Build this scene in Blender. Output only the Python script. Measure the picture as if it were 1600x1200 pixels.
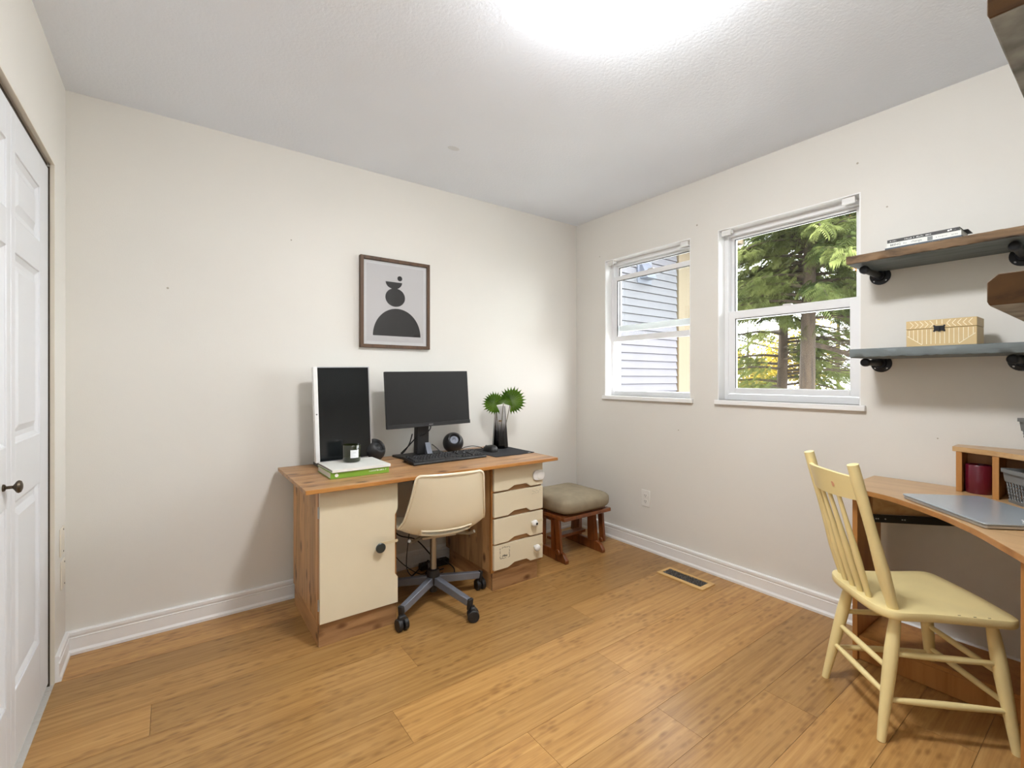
import bpy, bmesh, math, random
import numpy as np
from mathutils import Vector, Matrix

random.seed(7)
rng = np.random.default_rng(11)
scene = bpy.context.scene
col = scene.collection
for o in list(bpy.data.objects):
    bpy.data.objects.remove(o, do_unlink=True)

# ------------------------------------------------------------------ camera
CAM_YAW = math.radians(36.176)
cam_data = bpy.data.cameras.new('camera')
cam_data.sensor_fit = 'HORIZONTAL'
cam_data.sensor_width = 36.0
cam_data.lens = 36.0 * 725.46 / 1600.0
cam_data.shift_y = -9.0 / 1600.0
cam_data.clip_start = 0.02
cam_data.clip_end = 300
cam = bpy.data.objects.new('camera', cam_data)
cam.location = (0, 0, 1.196)
cam.rotation_euler = (math.radians(90), 0, -CAM_YAW)
col.objects.link(cam)
scene.camera = cam

# ------------------------------------------------------------------ world, exposure
SKY = 4.2
world = bpy.data.worlds.new('world')
scene.world = world
world.use_nodes = True
bg = world.node_tree.nodes['Background']
bg.inputs['Color'].default_value = (0.95, 0.975, 1.0, 1)
bg.inputs['Strength'].default_value = SKY
LAMP = 42.0
HALL_FILL = 10.0  # strength of the added fill lamp behind the camera
vs = scene.view_settings
vs.view_transform = 'Standard'
vs.look = 'None'
vs.exposure = 1.80
vs.gamma = 1.0
vs.use_curve_mapping = False

# ------------------------------------------------------------------ room sizes
WA = 2.755      # back wall (y)
WB = 2.670      # window wall (x)
WL = -0.373     # closet wall (x)
WC = -0.160     # wall beside the camera (y)
H = 2.44
ZD = 0.722      # pine desk top
ZC = 0.740      # corner desk top

# ------------------------------------------------------------------ materials
def lin(c):
    return tuple(((v / 255.0) / 12.92 if v / 255.0 <= 0.04045 else ((v / 255.0 + 0.055) / 1.055) ** 2.4) for v in c)

class NT:
    def __init__(self, name):
        self.m = bpy.data.materials.new(name)
        self.m.use_nodes = True
        self.t = self.m.node_tree
        self.b = self.t.nodes['Principled BSDF']
        self.out = self.t.nodes['Material Output']
    def n(self, kind, **kw):
        nd = self.t.nodes.new(kind)
        for k, v in kw.items():
            if k in nd.inputs:
                nd.inputs[k].default_value = v
            else:
                setattr(nd, k, v)
        return nd
    def l(self, a, b):
        self.t.links.new(a, b)
    def set(self, **kw):
        for k, v in kw.items():
            self.b.inputs[k.replace('_', ' ')].default_value = v
        return self

def coords(N, scale=(1, 1, 1), rand=True):
    tc = N.n('ShaderNodeTexCoord')
    mp = N.n('ShaderNodeMapping')
    mp.inputs['Scale'].default_value = scale
    if rand:
        oi = N.n('ShaderNodeObjectInfo')
        mul = N.n('ShaderNodeMath', operation='MULTIPLY')
        mul.inputs[1].default_value = 37.0
        N.l(oi.outputs['Random'], mul.inputs[0])
        add = N.n('ShaderNodeVectorMath', operation='ADD')
        N.l(tc.outputs['Object'], add.inputs[0])
        N.l(mul.outputs[0], add.inputs[1])
        N.l(add.outputs[0], mp.inputs['Vector'])
    else:
        N.l(tc.outputs['Object'], mp.inputs['Vector'])
    return mp.outputs['Vector']

def ramp(N, fac, stops):
    r = N.n('ShaderNodeValToRGB')
    e = r.color_ramp.elements
    while len(e) < len(stops):
        e.new(0.5)
    for i, (p, c) in enumerate(stops):
        e[i].position = p
        e[i].color = (*c, 1)
    N.l(fac, r.inputs['Fac'])
    return r.outputs['Color']

def mixc(N, fac, a, b, mode='MIX'):
    m = N.n('ShaderNodeMix', data_type='RGBA', blend_type=mode)
    for sock, v in ((m.inputs[0], fac), (m.inputs[6], a), (m.inputs[7], b)):
        if hasattr(v, 'links') or isinstance(v, bpy.types.NodeSocket):
            N.l(v, sock)
        elif isinstance(v, (int, float)):
            sock.default_value = v
        else:
            sock.default_value = (*v, 1)
    return m.outputs[2]

def bump(N, height, strength=0.2, dist=0.01):
    b = N.n('ShaderNodeBump')
    b.inputs['Strength'].default_value = strength
    b.inputs['Distance'].default_value = dist
    N.l(height, b.inputs['Height'])
    N.l(b.outputs['Normal'], N.b.inputs['Normal'])

def plain(name, c, rough=0.5, metal=0.0, spec=0.5, noise=0.0, nscale=30.0, coat=0.0):
    N = NT(name)
    N.b.inputs['Base Color'].default_value = (*c, 1)
    N.set(Roughness=rough, Metallic=metal)
    N.b.inputs['Specular IOR Level'].default_value = spec
    N.b.inputs['Coat Weight'].default_value = coat
    if noise > 0:
        v = coords(N, rand=False)
        nz = N.n('ShaderNodeTexNoise', Scale=nscale, Detail=3.0)
        N.l(v, nz.inputs['Vector'])
        d = tuple(x * (1 - noise) for x in c)
        u = tuple(min(1, x * (1 + noise)) for x in c)
        N.l(ramp(N, nz.outputs['Fac'], [(0.3, d), (0.7, u)]), N.b.inputs['Base Color'])
    return N.m

def wall_mat(name, c, bs=0.12, scale=260.0, rough=0.55):
    N = NT(name)
    v = coords(N, rand=False)
    big = N.n('ShaderNodeTexNoise', Scale=1.3, Detail=2.0)
    N.l(v, big.inputs['Vector'])
    N.l(ramp(N, big.outputs['Fac'], [(0.3, tuple(x * 0.97 for x in c)), (0.7, tuple(min(1, x * 1.02) for x in c))]), N.b.inputs['Base Color'])
    fine = N.n('ShaderNodeTexNoise', Scale=scale, Detail=2.0)
    N.l(v, fine.inputs['Vector'])
    bump(N, fine.outputs['Fac'], bs, 0.002)
    N.set(Roughness=rough)
    N.b.inputs['Specular IOR Level'].default_value = 0.35
    return N.m

def wood(name, light, dark, axis=0, grain=9.0, stretch=14.0, rough=0.42, var=0.18, knots=0.0, knotc=(0.05, 0.02, 0.01), coat=0.0, kscale=13.0):
    N = NT(name)
    s = [grain * stretch / 3] * 3
    s[axis] = grain / 3
    v = coords(N, tuple(s))
    nz = N.n('ShaderNodeTexNoise', Scale=1.0, Detail=5.0, Roughness=0.6, Distortion=0.6)
    N.l(v, nz.inputs['Vector'])
    c = ramp(N, nz.outputs['Fac'], [(0.28, dark), (0.5, tuple((a * 0.65 + b * 0.35) for a, b in zip(light, dark))), (0.72, light)])
    oi = N.n('ShaderNodeObjectInfo')
    hs = N.n('ShaderNodeHueSaturation')
    mr = N.n('ShaderNodeMapRange')
    mr.inputs['To Min'].default_value = 1 - var
    mr.inputs['To Max'].default_value = 1 + var
    N.l(oi.outputs['Random'], mr.inputs['Value'])
    N.l(mr.outputs[0], hs.inputs['Value'])
    N.l(c, hs.inputs['Color'])
    c = hs.outputs['Color']
    if knots > 0:
        ks = [kscale] * 3
        ks[axis] = kscale * 0.55
        kv = coords(N, tuple(ks))
        vo = N.n('ShaderNodeTexVoronoi', Scale=1.0)
        N.l(kv, vo.inputs['Vector'])
        f = ramp(N, vo.outputs['Distance'], [(knots * 0.5, (0.85, 0.85, 0.85)), (knots, (0, 0, 0))])
        c = mixc(N, f, c, knotc)
    N.l(c, N.b.inputs['Base Color'])
    bump(N, nz.outputs['Fac'], 0.08, 0.003)
    N.set(Roughness=rough)
    N.b.inputs['Coat Weight'].default_value = coat
    N.b.inputs['Coat Roughness'].default_value = 0.2
    return N.m

def bamboo():
    N = NT('bamboo_floor')
    v = coords(N, (2.2, 60, 60))
    a = N.n('ShaderNodeTexNoise', Scale=1.0, Detail=5.0, Roughness=0.65)
    N.l(v, a.inputs['Vector'])
    c = ramp(N, a.outputs['Fac'], [(0.25, lin((150, 107, 58))), (0.5, lin((180, 136, 80))), (0.75, lin((200, 158, 100)))])
    # darker nodes of the bamboo, short dashes across narrow strips
    v2 = coords(N, (16.0, 46.0, 46.0))
    vo = N.n('ShaderNodeTexVoronoi', Scale=1.0, Randomness=1.0)
    N.l(v2, vo.inputs['Vector'])
    f = ramp(N, vo.outputs['Distance'], [(0.12, (0.55, 0.55, 0.55)), (0.46, (0, 0, 0))])
    v3 = coords(N, (3.0, 5.0, 5.0))
    gate = N.n('ShaderNodeTexNoise', Scale=1.0, Detail=1.0)
    N.l(v3, gate.inputs['Vector'])
    g = ramp(N, gate.outputs['Fac'], [(0.36, (0, 0, 0)), (0.60, (1, 1, 1))])
    fm = mixc(N, 1.0, f, g, 'MULTIPLY')
    c = mixc(N, fm, c, lin((118, 76, 36)))
    oi = N.n('ShaderNodeObjectInfo')
    hs = N.n('ShaderNodeHueSaturation')
    mr = N.n('ShaderNodeMapRange')
    mr.inputs['To Min'].default_value = 0.74
    mr.inputs['To Max'].default_value = 1.12
    N.l(oi.outputs['Random'], mr.inputs['Value'])
    N.l(mr.outputs[0], hs.inputs['Value'])
    N.l(c, hs.inputs['Color'])
    N.l(hs.outputs['Color'], N.b.inputs['Base Color'])
    N.set(Roughness=0.30)
    N.b.inputs['Specular IOR Level'].default_value = 0.4
    return N.m

def glass(name, tint=(0.97, 0.985, 0.98), refl=0.06, rough=0.0):
    N = NT(name)
    tr = N.n('ShaderNodeBsdfTransparent')
    tr.inputs['Color'].default_value = (*tint, 1)
    gl = N.n('ShaderNodeBsdfGlossy')
    gl.inputs['Roughness'].default_value = rough
    fr = N.n('ShaderNodeFresnel')
    fr.inputs['IOR'].default_value = 1.35
    mx = N.n('ShaderNodeMixShader')
    N.l(fr.outputs[0], mx.inputs[0])
    N.l(tr.outputs[0], mx.inputs[1])
    N.l(gl.outputs[0], mx.inputs[2])
    N.l(mx.outputs[0], N.out.inputs['Surface'])
    return N.m

def leafmat(name, c1, c2, trans=0.35, scale=1.3):
    N = NT(name)
    v = coords(N, rand=False)
    nz = N.n('ShaderNodeTexNoise', Scale=scale, Detail=3.0)
    N.l(v, nz.inputs['Vector'])
    c = ramp(N, nz.outputs['Fac'], [(0.35, c1), (0.65, c2)])
    df = N.n('ShaderNodeBsdfDiffuse')
    tl = N.n('ShaderNodeBsdfTranslucent')
    mx = N.n('ShaderNodeMixShader')
    mx.inputs[0].default_value = trans
    N.l(c, df.inputs['Color'])
    N.l(c, tl.inputs['Color'])
    N.l(df.outputs[0], mx.inputs[1])
    N.l(tl.outputs[0], mx.inputs[2])
    N.l(mx.outputs[0], N.out.inputs['Surface'])
    return N.m

def emit(name, c, s):
    N = NT(name)
    N.b.inputs['Base Color'].default_value = (*c, 1)
    N.b.inputs['Emission Color'].default_value = (*c, 1)
    N.b.inputs['Emission Strength'].default_value = s
    return N.m

M = {}
M['wall'] = wall_mat('cream_wall_paint', lin((225, 222, 215)))
M['ceiling'] = wall_mat('textured_ceiling', lin((236, 241, 249)), 0.5, 90.0, 0.8)
M['trim'] = plain('white_trim_paint', lin((240, 240, 239)), 0.4)
M['trimcream'] = plain('cream_jamb_paint', lin((222, 214, 198)), 0.45)
M['vinyl'] = plain('white_vinyl', lin((236, 237, 238)), 0.35)
M['subfloor'] = plain('dark_subfloor', (0.05, 0.03, 0.015), 0.9)
M['bamboo'] = bamboo()
M['doorwhite'] = plain('white_door_paint', lin((220, 222, 225)), 0.4)
M['gap'] = plain('dark_track_and_gap_shade', lin((58, 48, 36)), 0.6)
M['pine_x'] = wood('pine_along_x', lin((184, 142, 98)), lin((122, 82, 50)), 0, 7, 9, 0.38, 0.14, 0.27, lin((84, 44, 20)))
M['pine_z'] = wood('pine_upright', lin((204, 160, 110)), lin((136, 94, 54)), 2, 7, 9, 0.42, 0.26, 0.27, lin((78, 40, 18)))
M['pine_y'] = wood('pine_along_y', lin((196, 150, 102)), lin((144, 98, 58)), 1, 7, 9, 0.42, 0.12, 0.27, lin((78, 40, 18)))
M['pine_edge'] = wood('varnished_pine_edge', lin((188, 132, 68)), lin((146, 92, 42)), 0, 8, 8, 0.35, 0.05)
M['creampaint'] = plain('cream_front_paint', lin((222, 211, 184)), 0.42, noise=0.03, nscale=4)
M['chairshell'] = plain('ivory_plastic', lin((228, 218, 192)), 0.3, coat=0.15)
M['grey_metal'] = plain('grey_painted_metal', lin((120, 124, 134)), 0.38, 0.35)
M['chrome'] = plain('brushed_steel', lin((170, 168, 162)), 0.3, 0.9)
M['black'] = plain('black_plastic', (0.012, 0.012, 0.013), 0.45)
M['blackfab'] = plain('black_cloth', (0.014, 0.014, 0.018), 0.9, noise=0.3, nscale=300)
M['blackgloss'] = plain('black_screen', (0.010, 0.012, 0.013), 0.16, spec=0.45)
M['screen_b'] = plain('matte_grey_screen', (0.013, 0.013, 0.0135), 0.34, spec=0.45)
M['keys'] = plain('dark_keycap_plastic', (0.02, 0.02, 0.022), 0.5)
M['whiteplastic'] = plain('white_plastic', lin((232, 232, 230)), 0.35)
M['silver'] = plain('silver_metal', lin((190, 192, 196)), 0.3, 0.8)
M['laptoplid'] = plain('silver_laptop_lid', lin((176, 186, 194)), 0.25, 0.35)
M['walnut'] = wood('dark_walnut', lin((98, 70, 46)), lin((62, 42, 26)), 2, 10, 12, 0.5, 0.05)
M['paper'] = plain('white_paper', lin((226, 224, 224)), 0.7)
M['mat'] = plain('white_mat_board', lin((240, 240, 240)), 0.7)
M['ink'] = plain('charcoal_ink', lin((50, 49, 50)), 0.6)
M['ink2'] = plain('black_ink', lin((26, 26, 28)), 0.6)
M['glass'] = glass('window_glass')
M['picglass'] = glass('picture_glass', (0.97, 0.97, 0.97))
M['maple'] = wood('honey_desk_laminate', lin((204, 168, 122)), lin((176, 136, 90)), 1, 5, 16, 0.3, 0.03)
M['mapleedge'] = wood('orange_laminate_edge', lin((184, 132, 76)), lin((150, 100, 50)), 1, 5, 12, 0.35, 0.03)
M['maple_z'] = wood('honey_panel_upright', lin((194, 138, 76)), lin((164, 108, 52)), 2, 5, 14, 0.4, 0.04)
M['yellow'] = plain('pale_yellow_paint', lin((239, 221, 162)), 0.35, noise=0.04, nscale=8, coat=0.1)
M['chip'] = plain('worn_paint_chip', lin((96, 78, 52)), 0.7)
M['pinkmark'] = plain('pink_worn_mark', lin((226, 166, 128)), 0.6)
M['ottwood'] = wood('red_brown_stained_wood', lin((140, 78, 34)), lin((84, 40, 14)), 2, 8, 10, 0.3, 0.1, coat=0.2)
M['taupe'] = plain('taupe_microsuede', lin((142, 130, 108)), 0.95, noise=0.12, nscale=14)
M['barn_front'] = wood('rough_barnwood_edge', lin((132, 106, 78)), lin((36, 26, 18)), 1, 18, 6, 0.8, 0.08)
M['barn_end'] = wood('rough_sawn_end', lin((98, 68, 36)), lin((56, 35, 15)), 1, 30, 3, 0.8, 0.05)
M['barn_grey'] = wood('weathered_grey_board', lin((120, 128, 128)), lin((74, 82, 84)), 1, 10, 8, 0.6, 0.06)
M['barn_mottle'] = plain('mottled_grey_board', lin((138, 138, 132)), 0.7, noise=0.45, nscale=22)
M['pipe'] = plain('black_iron_pipe', (0.02, 0.021, 0.024), 0.38, 0.6)
M['tanbox'] = plain('tan_wooden_box', lin((206, 180, 130)), 0.5, noise=0.06, nscale=8)
M['tanboxside'] = plain('greyed_box_side', lin((120, 112, 96)), 0.6)
M['cream'] = plain('cream_inlay', lin((246, 236, 208)), 0.5)
M['burgundy'] = plain('burgundy_wax', lin((96, 14, 36)), 0.3, coat=0.3)
M['basket'] = plain('grey_basket_plastic', lin((112, 114, 114)), 0.5)
M['candleglass'] = plain('dark_olive_glass', lin((34, 38, 16)), 0.12, coat=0.5)
M['wax'] = plain('olive_candle_wax', lin((74, 78, 34)), 0.5)
M['labelp'] = plain('white_label_paper', lin((226, 228, 230)), 0.6)
M['greenbook'] = plain('lime_green_book_cover', lin((122, 162, 52)), 0.4)
M['pages'] = plain('book_pages', lin((214, 210, 200)), 0.8)
M['greycover'] = plain('grey_book_cover', lin((120, 122, 120)), 0.5)
M['whitecover'] = plain('white_book_cover', lin((226, 226, 220)), 0.45)
M['bluebook'] = plain('dark_blue_book_cover', lin((44, 60, 74)), 0.5)
M['blackbook'] = plain('black_book_cover', lin((36, 34, 32)), 0.5)
M['whiteink'] = plain('white_print', lin((240, 240, 236)), 0.5)
M['greyink'] = plain('grey_print', lin((120, 120, 118)), 0.6)
M['bronze'] = plain('antique_bronze', lin((84, 74, 60)), 0.4, 0.7, noise=0.4, nscale=120)
M['ventwood'] = wood('light_maple_vent_frame', lin((222, 184, 122)), lin((200, 156, 94)), 1, 8, 10, 0.4, 0.03)
M['ventblack'] = plain('black_duct_shade', (0.02, 0.02, 0.02), 0.5)
M['plate'] = plain('white_outlet_plate', lin((232, 230, 224)), 0.4)
M['slot'] = plain('dark_outlet_slot', (0.05, 0.045, 0.04), 0.6)
M['cleartape'] = plain('yellowed_clear_strap', lin((214, 200, 166)), 0.3)
M['leaf'] = leafmat('palm_leaf_green', lin((48, 78, 20)), lin((96, 128, 46)), 0.25, 9.0)
M['stem'] = plain('green_brown_stem', lin((96, 92, 60)), 0.5)
M['twine'] = plain('jute_twine', lin((150, 132, 100)), 0.9)
M['siding'] = plain('pale_grey_lilac_siding', lin((80, 79, 84)), 0.7, noise=0.06, nscale=3)
M['housetrim'] = plain('beige_corner_board', lin((94, 82, 64)), 0.7)
M['soffit'] = plain('beige_soffit', lin((92, 80, 62)), 0.7)
M['roof'] = plain('grey_shingle', lin((90, 88, 86)), 0.9)
M['hood'] = plain('light_grey_vent_hood', lin((84, 88, 100)), 0.5)
M['bark'] = wood('conifer_bark', lin((70, 56, 42)), lin((34, 27, 20)), 2, 6, 8, 0.9, 0.05)
M['cedar'] = leafmat('cedar_green', lin((56, 68, 38)), lin((118, 124, 74)), 0.3, 1.1)
M['yleaf'] = leafmat('yellow_green_leaf', lin((132, 120, 44)), lin((184, 160, 76)), 0.5, 0.8)
M['oleaf'] = leafmat('orange_leaf', lin((190, 104, 24)), lin((206, 138, 50)), 0.5, 0.8)
M['bounce_ground'] = plain('pale_bounce_ground', lin((158, 156, 150)), 0.9, noise=0.15, nscale=2)  # unseen ground made pale so it bounces light onto the ceiling
M['wire'] = plain('dark_cable', (0.02, 0.018, 0.016), 0.6)
M['lampglass'] = emit('lit_frosted_glass', (0.98, 0.99, 1.0), LAMP)
M['hallfill'] = emit('hall_fill_glow', (0.98, 0.99, 1.0), HALL_FILL)

def vase_mat():
    N = NT('smoked_ombre_glass')
    tc = N.n('ShaderNodeTexCoord')
    sp = N.n('ShaderNodeSeparateXYZ')
    N.l(tc.outputs['Object'], sp.inputs[0])
    mr = N.n('ShaderNodeMapRange')
    mr.inputs['From Min'].default_value = -0.15
    mr.inputs['From Max'].default_value = 0.15
    N.l(sp.outputs['Z'], mr.inputs['Value'])
    c = ramp(N, mr.outputs[0], [(0.08, (0.03, 0.03, 0.035)), (0.38, (0.22, 0.22, 0.24)), (0.6, (0.80, 0.80, 0.82)), (1.0, (0.9, 0.9, 0.92))])
    tr = N.n('ShaderNodeBsdfTransparent')
    N.l(c, tr.inputs['Color'])
    gl = N.n('ShaderNodeBsdfGlossy')
    gl.inputs['Roughness'].default_value = 0.03
    fr = N.n('ShaderNodeFresnel')
    fr.inputs['IOR'].default_value = 1.4
    mx = N.n('ShaderNodeMixShader')
    N.l(fr.outputs[0], mx.inputs[0])
    N.l(tr.outputs[0], mx.inputs[1])
    N.l(gl.outputs[0], mx.inputs[2])
    N.l(mx.outputs[0], N.out.inputs['Surface'])
    return N.m
M['vase'] = vase_mat()

# ------------------------------------------------------------------ mesh helpers
WORG = {}

class MB:
    """collects geometry in world coordinates, builds ONE mesh object"""
    def __init__(self, mat=None):
        self.v = []
        self.f = []
        self.T = mat or Matrix.Identity(4)
    def _add(self, vs_, fs):
        b = len(self.v)
        T = self.T
        self.v += [tuple(T @ Vector(p)) for p in vs_]
        self.f += [tuple(b + i for i in f) for f in fs]
        return self
    def box(self, x0, x1, y0, y1, z0, z1):
        x0, x1 = min(x0, x1), max(x0, x1)
        y0, y1 = min(y0, y1), max(y0, y1)
        z0, z1 = min(z0, z1), max(z0, z1)
        return self._add([(x0, y0, z0), (x1, y0, z0), (x1, y1, z0), (x0, y1, z0), (x0, y0, z1), (x1, y0, z1), (x1, y1, z1), (x0, y1, z1)],
                         [(0, 3, 2, 1), (4, 5, 6, 7), (0, 1, 5, 4), (1, 2, 6, 5), (2, 3, 7, 6), (3, 0, 4, 7)])
    def frust(self, p0, p1, w0, h0, w1, h1, up=(0, 0, 1)):
        """tapered bar between two points, rectangular section"""
        p0, p1 = Vector(p0), Vector(p1)
        d = (p1 - p0).normalized()
        s = d.cross(Vector(up))
        if s.length < 1e-4:
            s = d.cross(Vector((1, 0, 0)))
        s.normalize()
        u = s.cross(d).normalized()
        vs_ = []
        for p, w, h in ((p0, w0, h0), (p1, w1, h1)):
            for a, b in ((-1, -1), (1, -1), (1, 1), (-1, 1)):
                vs_.append(tuple(p + s * (a * w / 2) + u * (b * h / 2)))
        return self._add(vs_, [(0, 1, 2, 3), (7, 6, 5, 4), (0, 4, 5, 1), (1, 5, 6, 2), (2, 6, 7, 3), (3, 7, 4, 0)])
    def tube(self, path, r, n=10, closed=False, caps=True):
        P = [Vector(p) for p in path]
        k = len(P)
        rr = r if isinstance(r, (list, tuple)) else [r] * k
        vs_, fs = [], []
        prev = None
        for i, p in enumerate(P):
            if closed:
                t = P[(i + 1) % k] - P[i - 1]
            else:
                t = P[min(i + 1, k - 1)] - P[max(i - 1, 0)]
            t.normalize()
            if prev is None:
                a = Vector((0, 0, 1)) if abs(t.z) < 0.9 else Vector((1, 0, 0))
                s = t.cross(a).normalized()
            else:
                s = (prev - t * prev.dot(t)).normalized()
            prev = s
            u = t.cross(s)
            for j in range(n):
                q = 2 * math.pi * j / n
                vs_.append(tuple(p + s * (math.cos(q) * rr[i]) + u * (math.sin(q) * rr[i])))
        m = k if closed else k - 1
        for i in range(m):
            for j in range(n):
                a = i * n + j
                b = i * n + (j + 1) % n
                c = ((i + 1) % k) * n + (j + 1) % n
                d = ((i + 1) % k) * n + j
                fs.append((a, b, c, d))
        if caps and not closed:
            fs.append(tuple(range(n - 1, -1, -1)))
            fs.append(tuple((k - 1) * n + j for j in range(n)))
        return self._add(vs_, fs)
    def cyl(self, p0, p1, r0, r1=None, n=20):
        return self.tube([p0, p1], [r0, r0 if r1 is None else r1], n)
    def lathe(self, prof, c=(0, 0, 0), n=28, Mx=None, sx=1.0, sy=1.0):
        """prof: list of (r, z) ; revolved about local z at c"""
        vs_, fs = [], []
        for r, z in prof:
            for j in range(n):
                q = 2 * math.pi * j / n
                p = Vector((math.cos(q) * r * sx, math.sin(q) * r * sy, z))
                if Mx is not None:
                    p = Mx @ p
                vs_.append((p.x + c[0], p.y + c[1], p.z + c[2]))
        k = len(prof)
        for i in range(k - 1):
            for j in range(n):
                fs.append((i * n + j, i * n + (j + 1) % n, (i + 1) * n + (j + 1) % n, (i + 1) * n + j))
        if prof[0][0] > 1e-6:
            fs.append(tuple(range(n - 1, -1, -1)))
        if prof[-1][0] > 1e-6:
            fs.append(tuple((k - 1) * n + j for j in range(n)))
        return self._add(vs_, fs)
    def prism(self, poly, axis, t0, t1):
        """poly in the two other axes (in order), extruded along axis"""
        def mk(a, b, t):
            return {'x': (t, a, b), 'y': (a, t, b), 'z': (a, b, t)}[axis]
        k = len(poly)
        vs_ = [mk(a, b, t0) for a, b in poly] + [mk(a, b, t1) for a, b in poly]
        fs = [tuple(range(k)), tuple(range(2 * k - 1, k - 1, -1))]
        for i in range(k):
            j = (i + 1) % k
            fs.append((i, i + k, j + k, j))
        return self._add(vs_, fs)
    def loft(self, rings, closed_ring=True, caps=True):
        n = len(rings[0])
        vs_ = [p for r in rings for p in r]
        fs = []
        for i in range(len(rings) - 1):
            for j in range(n if closed_ring else n - 1):
                fs.append((i * n + j, i * n + (j + 1) % n, (i + 1) * n + (j + 1) % n, (i + 1) * n + j))
        if caps and closed_ring:
            fs.append(tuple(range(n - 1, -1, -1)))
            fs.append(tuple((len(rings) - 1) * n + j for j in range(n)))
        return self._add(vs_, fs)
    def raw(self, vs_, fs):
        return self._add(vs_, fs)
    def build(self, name, mat, parent=None, bevel=0.0, smooth=True, angle=35, segs=2, origin=None, base=False, kind=None):
        V = np.array(self.v, float)
        lo, hi = V.min(0), V.max(0)
        org = np.array(origin, float) if origin is not None else (lo + hi) / 2
        if base:
            org[2] = lo[2]
        me = bpy.data.meshes.new(name)
        me.from_pydata([tuple(p) for p in (V - org)], [], self.f)
        bm = bmesh.new()
        bm.from_mesh(me)
        bmesh.ops.recalc_face_normals(bm, faces=bm.faces)
        bm.to_mesh(me)
        bm.free()
        if smooth:
            for p in me.polygons:
                p.use_smooth = True
            me.set_sharp_from_angle(angle=math.radians(angle))
        me.materials.append(M[mat] if isinstance(mat, str) else mat)
        o = bpy.data.objects.new(name, me)
        col.objects.link(o)
        place(o, org, parent)
        if bevel > 0:
            b = o.modifiers.new('bevel', 'BEVEL')
            b.width = bevel
            b.segments = segs
            b.limit_method = 'ANGLE'
            b.angle_limit = math.radians(40)
        if kind:
            o['kind'] = kind
        return o

def place(o, org, parent=None):
    org = np.array(org, float)
    WORG[o.name] = org
    if parent is not None:
        o.parent = parent
        o.location = tuple(org - WORG[parent.name])
    else:
        o.location = tuple(org)

def clone(o, org, parent=None):
    c = o.copy()
    col.objects.link(c)
    place(c, org, parent)
    return c

def thing(name, label, cat, loc, group=None):
    o = bpy.data.objects.new(name, None)
    o.empty_display_size = 0.1
    col.objects.link(o)
    place(o, loc)
    return tag(o, label, cat, group)

def tag(o, label=None, cat=None, group=None, kind=None):
    if label:
        o['label'] = label
    if cat:
        o['category'] = cat
    if group:
        o['group'] = group
    if kind:
        o['kind'] = kind
    return o

def struct(o):
    o['kind'] = 'structure'
    return o

def RZ(a, loc=(0, 0, 0)):
    return Matrix.Translation(Vector(loc)) @ Matrix.Rotation(math.radians(a), 4, 'Z')

def frame_from(xaxis, yaxis, loc):
    x = Vector(xaxis).normalized()
    y = Vector(yaxis).normalized()
    z = x.cross(y).normalized()
    m = Matrix(((x.x, y.x, z.x, loc[0]), (x.y, y.y, z.y, loc[1]), (x.z, y.z, z.z, loc[2]), (0, 0, 0, 1)))
    return m

def text_part(s, size, mx, mat, parent, name='lettering', align='CENTER', ext=0.0003, sx=1.0):
    cu = bpy.data.curves.new('txt', 'FONT')
    cu.body = s
    cu.size = size
    cu.extrude = ext
    cu.align_x = align
    cu.align_y = 'CENTER'
    cu.resolution_u = 2
    t = bpy.data.objects.new('txt', cu)
    col.objects.link(t)
    dg = bpy.context.evaluated_depsgraph_get()
    me = bpy.data.meshes.new_from_object(t.evaluated_get(dg))
    bpy.data.objects.remove(t, do_unlink=True)
    mb = MB(mx)
    mb.raw([(v.co.x * sx, v.co.y, v.co.z) for v in me.vertices], [tuple(p.vertices) for p in me.polygons])
    bpy.data.meshes.remove(me)
    return mb.build(name, mat, parent, smooth=False)

def squiggle(mx, width, height, n, mat, parent, name='lettering', seed=1):
    """small print too fine to read: a row of little strokes"""
    r = random.Random(seed)
    mb = MB(mx)
    x = -width / 2
    step = width / n
    for i in range(n):
        if r.random() < 0.14:
            x += step
            continue
        h = height * r.choice((0.6, 0.6, 1.0, 0.75))
        mb.box(x, x + step * 0.22, -height / 2, -height / 2 + h, 0, 0.0004)
        mb.box(x + step * 0.22, x + step * 0.7, -height / 2 + h * r.choice((0.0, 0.45, 0.8)), -height / 2 + h * r.choice((0.0, 0.45, 0.8)) + height * 0.16, 0, 0.0004)
        x += step
    return mb.build(name, mat, parent, smooth=False)

# ================================================================== THE ROOM
def wall_with_holes_x(x0, x1, y0, y1, z0, z1, holes):
    """wall in a plane of constant x, holes are (ya, yb, za, zb)"""
    mb = MB()
    ys = sorted({y0, y1, *[h[0] for h in holes], *[h[1] for h in holes]})
    for a, b in zip(ys, ys[1:]):
        segs = [(z0, z1)]
        for h in holes:
            if h[0] <= a + 1e-6 and b <= h[1] + 1e-6:
                segs = [(z0, h[2]), (h[3], z1)]
        for s in segs:
            if s[1] - s[0] > 1e-4:
                mb.box(x0, x1, a, b, s[0], s[1])
    return mb

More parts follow.
